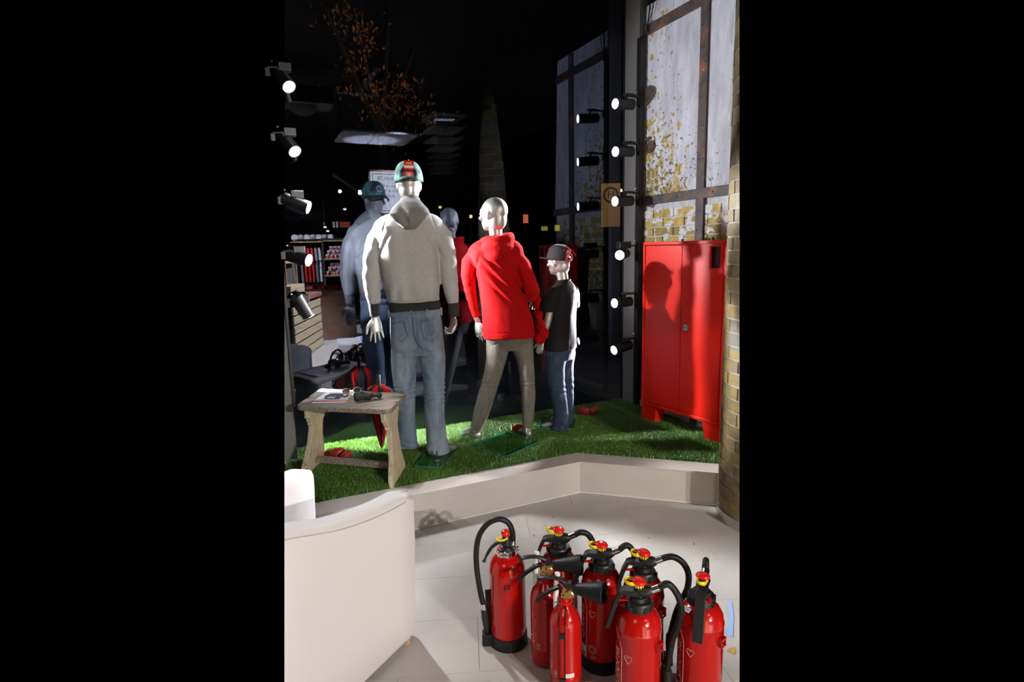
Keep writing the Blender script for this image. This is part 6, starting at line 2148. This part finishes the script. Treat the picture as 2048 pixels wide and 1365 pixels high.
# ================================================================== OUTSIDE IN THE DARK
tr_ = thing('street_tree', (2.15, 9.6, -0.02), 'autumn tree in the dark street, a few leaves lit orange', 'tree')
g = G()
g.tube([(0, 0, 0), (0.05, 0, 2.2), (-0.05, 0.1, 4.2)], [0.12, 0.09, 0.05], 10)
for e in ((-0.9, -0.3, 5.4), (0.3, 0.2, 5.6), (-0.5, -0.2, 6.0), (0.6, -0.2, 4.9)):
    g.tube([(0.0, 0.05, 3.4), (e[0] * 0.5, e[1] * 0.5, (3.4 + e[2]) / 2), e], [0.05, 0.03, 0.012], 6)
g.build('trunk', M_bark, tr_, smooth=True)
vs, fs = [], []
rs = np.random.RandomState(11)
clusters = [(-0.55, 5.0, 0.13, 70), (-0.38, 4.75, 0.12, 60), (-0.28, 4.62, 0.10, 40), (-0.45, 4.35, 0.10, 40), (-0.10, 3.95, 0.20, 120), (0.25, 4.02, 0.10, 60), (0.30, 3.75, 0.10, 25), (0.48, 3.72, 0.16, 40), (-0.15, 3.55, 0.22, 25), (0.05, 3.3, 0.25, 20), (-0.7, 3.95, 0.15, 14), (0.7, 3.6, 0.12, 14), (-0.9, 5.0, 0.12, 12)]
for cx_, cz_, sp, cnt in clusters:
    for _ in range(cnt):
        c = Vector((cx_ + rs.normal(0, sp), -0.55 + rs.normal(0, 0.2), cz_ + rs.normal(0, sp * 0.8)))
        e = Euler((rs.uniform(0, 3), rs.uniform(0, 3), rs.uniform(0, 3))).to_matrix()
        b = len(vs)
        s_ = rs.uniform(0.016, 0.034)
        for q in ((-1.4, 0, 0), (-0.2, 0.6, 0.1), (1.3, 0, 0), (-0.2, -0.6, 0.1)):
            vs.append(tuple(c + e @ (Vector(q) * s_)))
        fs.append((b, b + 1, b + 2, b + 3))
lf = G().add(vs, fs).build('foliage', M_orangeleaf, tr_)
lf['kind'] = 'stuff'
l = bpy.data.lights.new('street_lamp_light', 'SPOT')
l.energy = 130
l.color = (1.0, 0.52, 0.16)
l.spot_size = 0.55
l.spot_blend = 1.0
l.shadow_soft_size = 0.1
o = bpy.data.objects.new('street_lamp_light', l)
COL.objects.link(o)
o.location = (4.2, 6.6, 6.4)
o.rotation_euler = (Vector((2.0, 9.1, 4.3)) - Vector(o.location)).to_track_quat('-Z', 'Y').to_euler()
# bus stop sign
hs = thing('bus_stop_sign', (4.76, 7.0, -0.02), 'orange bus stop plate with a dark H in a ring, outside in the street', 'sign', rz=math.radians(-24))
G().tube([(0.0, 0.03, 0), (0.0, 0.03, 2.5)], 0.025, 10).build('pole', M_darkwall, hs)
M_hs = mat('stop_plate', (0.62, 0.33, 0.07), 0.5)
G().box((0, 0, 2.19), (0.27, 0.02, 0.60)).build('plate', M_hs, hs, bevel=0.004)
HMx = Matrix.Translation((0, -0.0115, 2.33)) @ Matrix.Rotation(PI / 2, 4, 'X')
G().lathe([(0.085, 0), (0.11, 0), (0.11, 0.002), (0.085, 0.002)], 32, HMx, False).build('ring', M_dark, hs)
tm = text_mesh('H', 0.15)
tm.transform(HMx @ Matrix.Translation((0, 0, 0.002)))
link('letter', tm, M_dark, hs)
l = bpy.data.lights.new('stop_lamp', 'SPOT')
l.energy = 14
l.color = (1.0, 0.8, 0.5)
l.spot_size = 0.5
o = bpy.data.objects.new('stop_lamp', l)
COL.objects.link(o)
o.location = (4.4, 6.0, 3.4)
o.rotation_euler = (Vector((4.76, 7.0, 2.2)) - Vector(o.location)).to_track_quat('-Z', 'Y').to_euler()
# far street lights and signs
for k, (p, s_, c, e, lab, nm) in enumerate((((6.1, 12.5, 2.30), (0.12, 0.03, 0.20), (1.0, 0.2, 0.1), 0.55, 'small red lit sign far down the dark street', 'lit_sign'),
                                            ((6.6, 12.5, 2.07), (0.16, 0.03, 0.10), (0.9, 0.7, 0.1), 0.25, 'dim yellow lit sign far down the street, left one', 'lit_sign'),
                                            ((6.95, 12.5, 2.08), (0.12, 0.03, 0.14), (0.9, 0.85, 0.1), 0.3, 'dim yellow lit sign far down the street, right one', 'lit_sign'),
                                            ((4.72, 12.5, 2.35), (0.07, 0.05, 0.07), (1.0, 0.72, 0.3), 1.2, 'street light between the man and the woman mannequin, right one', 'street_light'),
                                            ((4.0, 12.5, 2.55), (0.07, 0.05, 0.05), (1.0, 0.72, 0.3), 0.9, 'street light between the man and the woman mannequin, upper one', 'street_light'),
                                            ((4.02, 12.5, 2.05), (0.09, 0.05, 0.05), (1.0, 0.72, 0.3), 0.9, 'street light between the man and the woman mannequin, lower one', 'street_light'),
                                            ((8.45, 12.0, 2.95), (0.10, 0.06, 0.06), (1.0, 0.8, 0.4), 2.5, 'tiny warm street light right of the bus stop plate', 'street_light'))):
    t = thing(nm, (p[0], p[1], -0.02), lab, 'light')
    o = G().lathe([(s_[0] * 0.35, -s_[2] / 2), (s_[0] / 2, -s_[2] * 0.3), (s_[0] / 2, s_[2] * 0.3), (s_[0] * 0.3, s_[2] / 2)], 10, Matrix.Translation((0, 0, p[2]))).build('lamp_glass', emit('street_glow', c, e), t) if nm == 'street_light' else G().box((0, 0, p[2]), s_).build('sign_face', emit('sign_glow', c, e), t)
    G().tube([(0, 0.04, 0), (0, 0.04, p[2])], 0.03, 6).build('mast', M_darkwall, t)
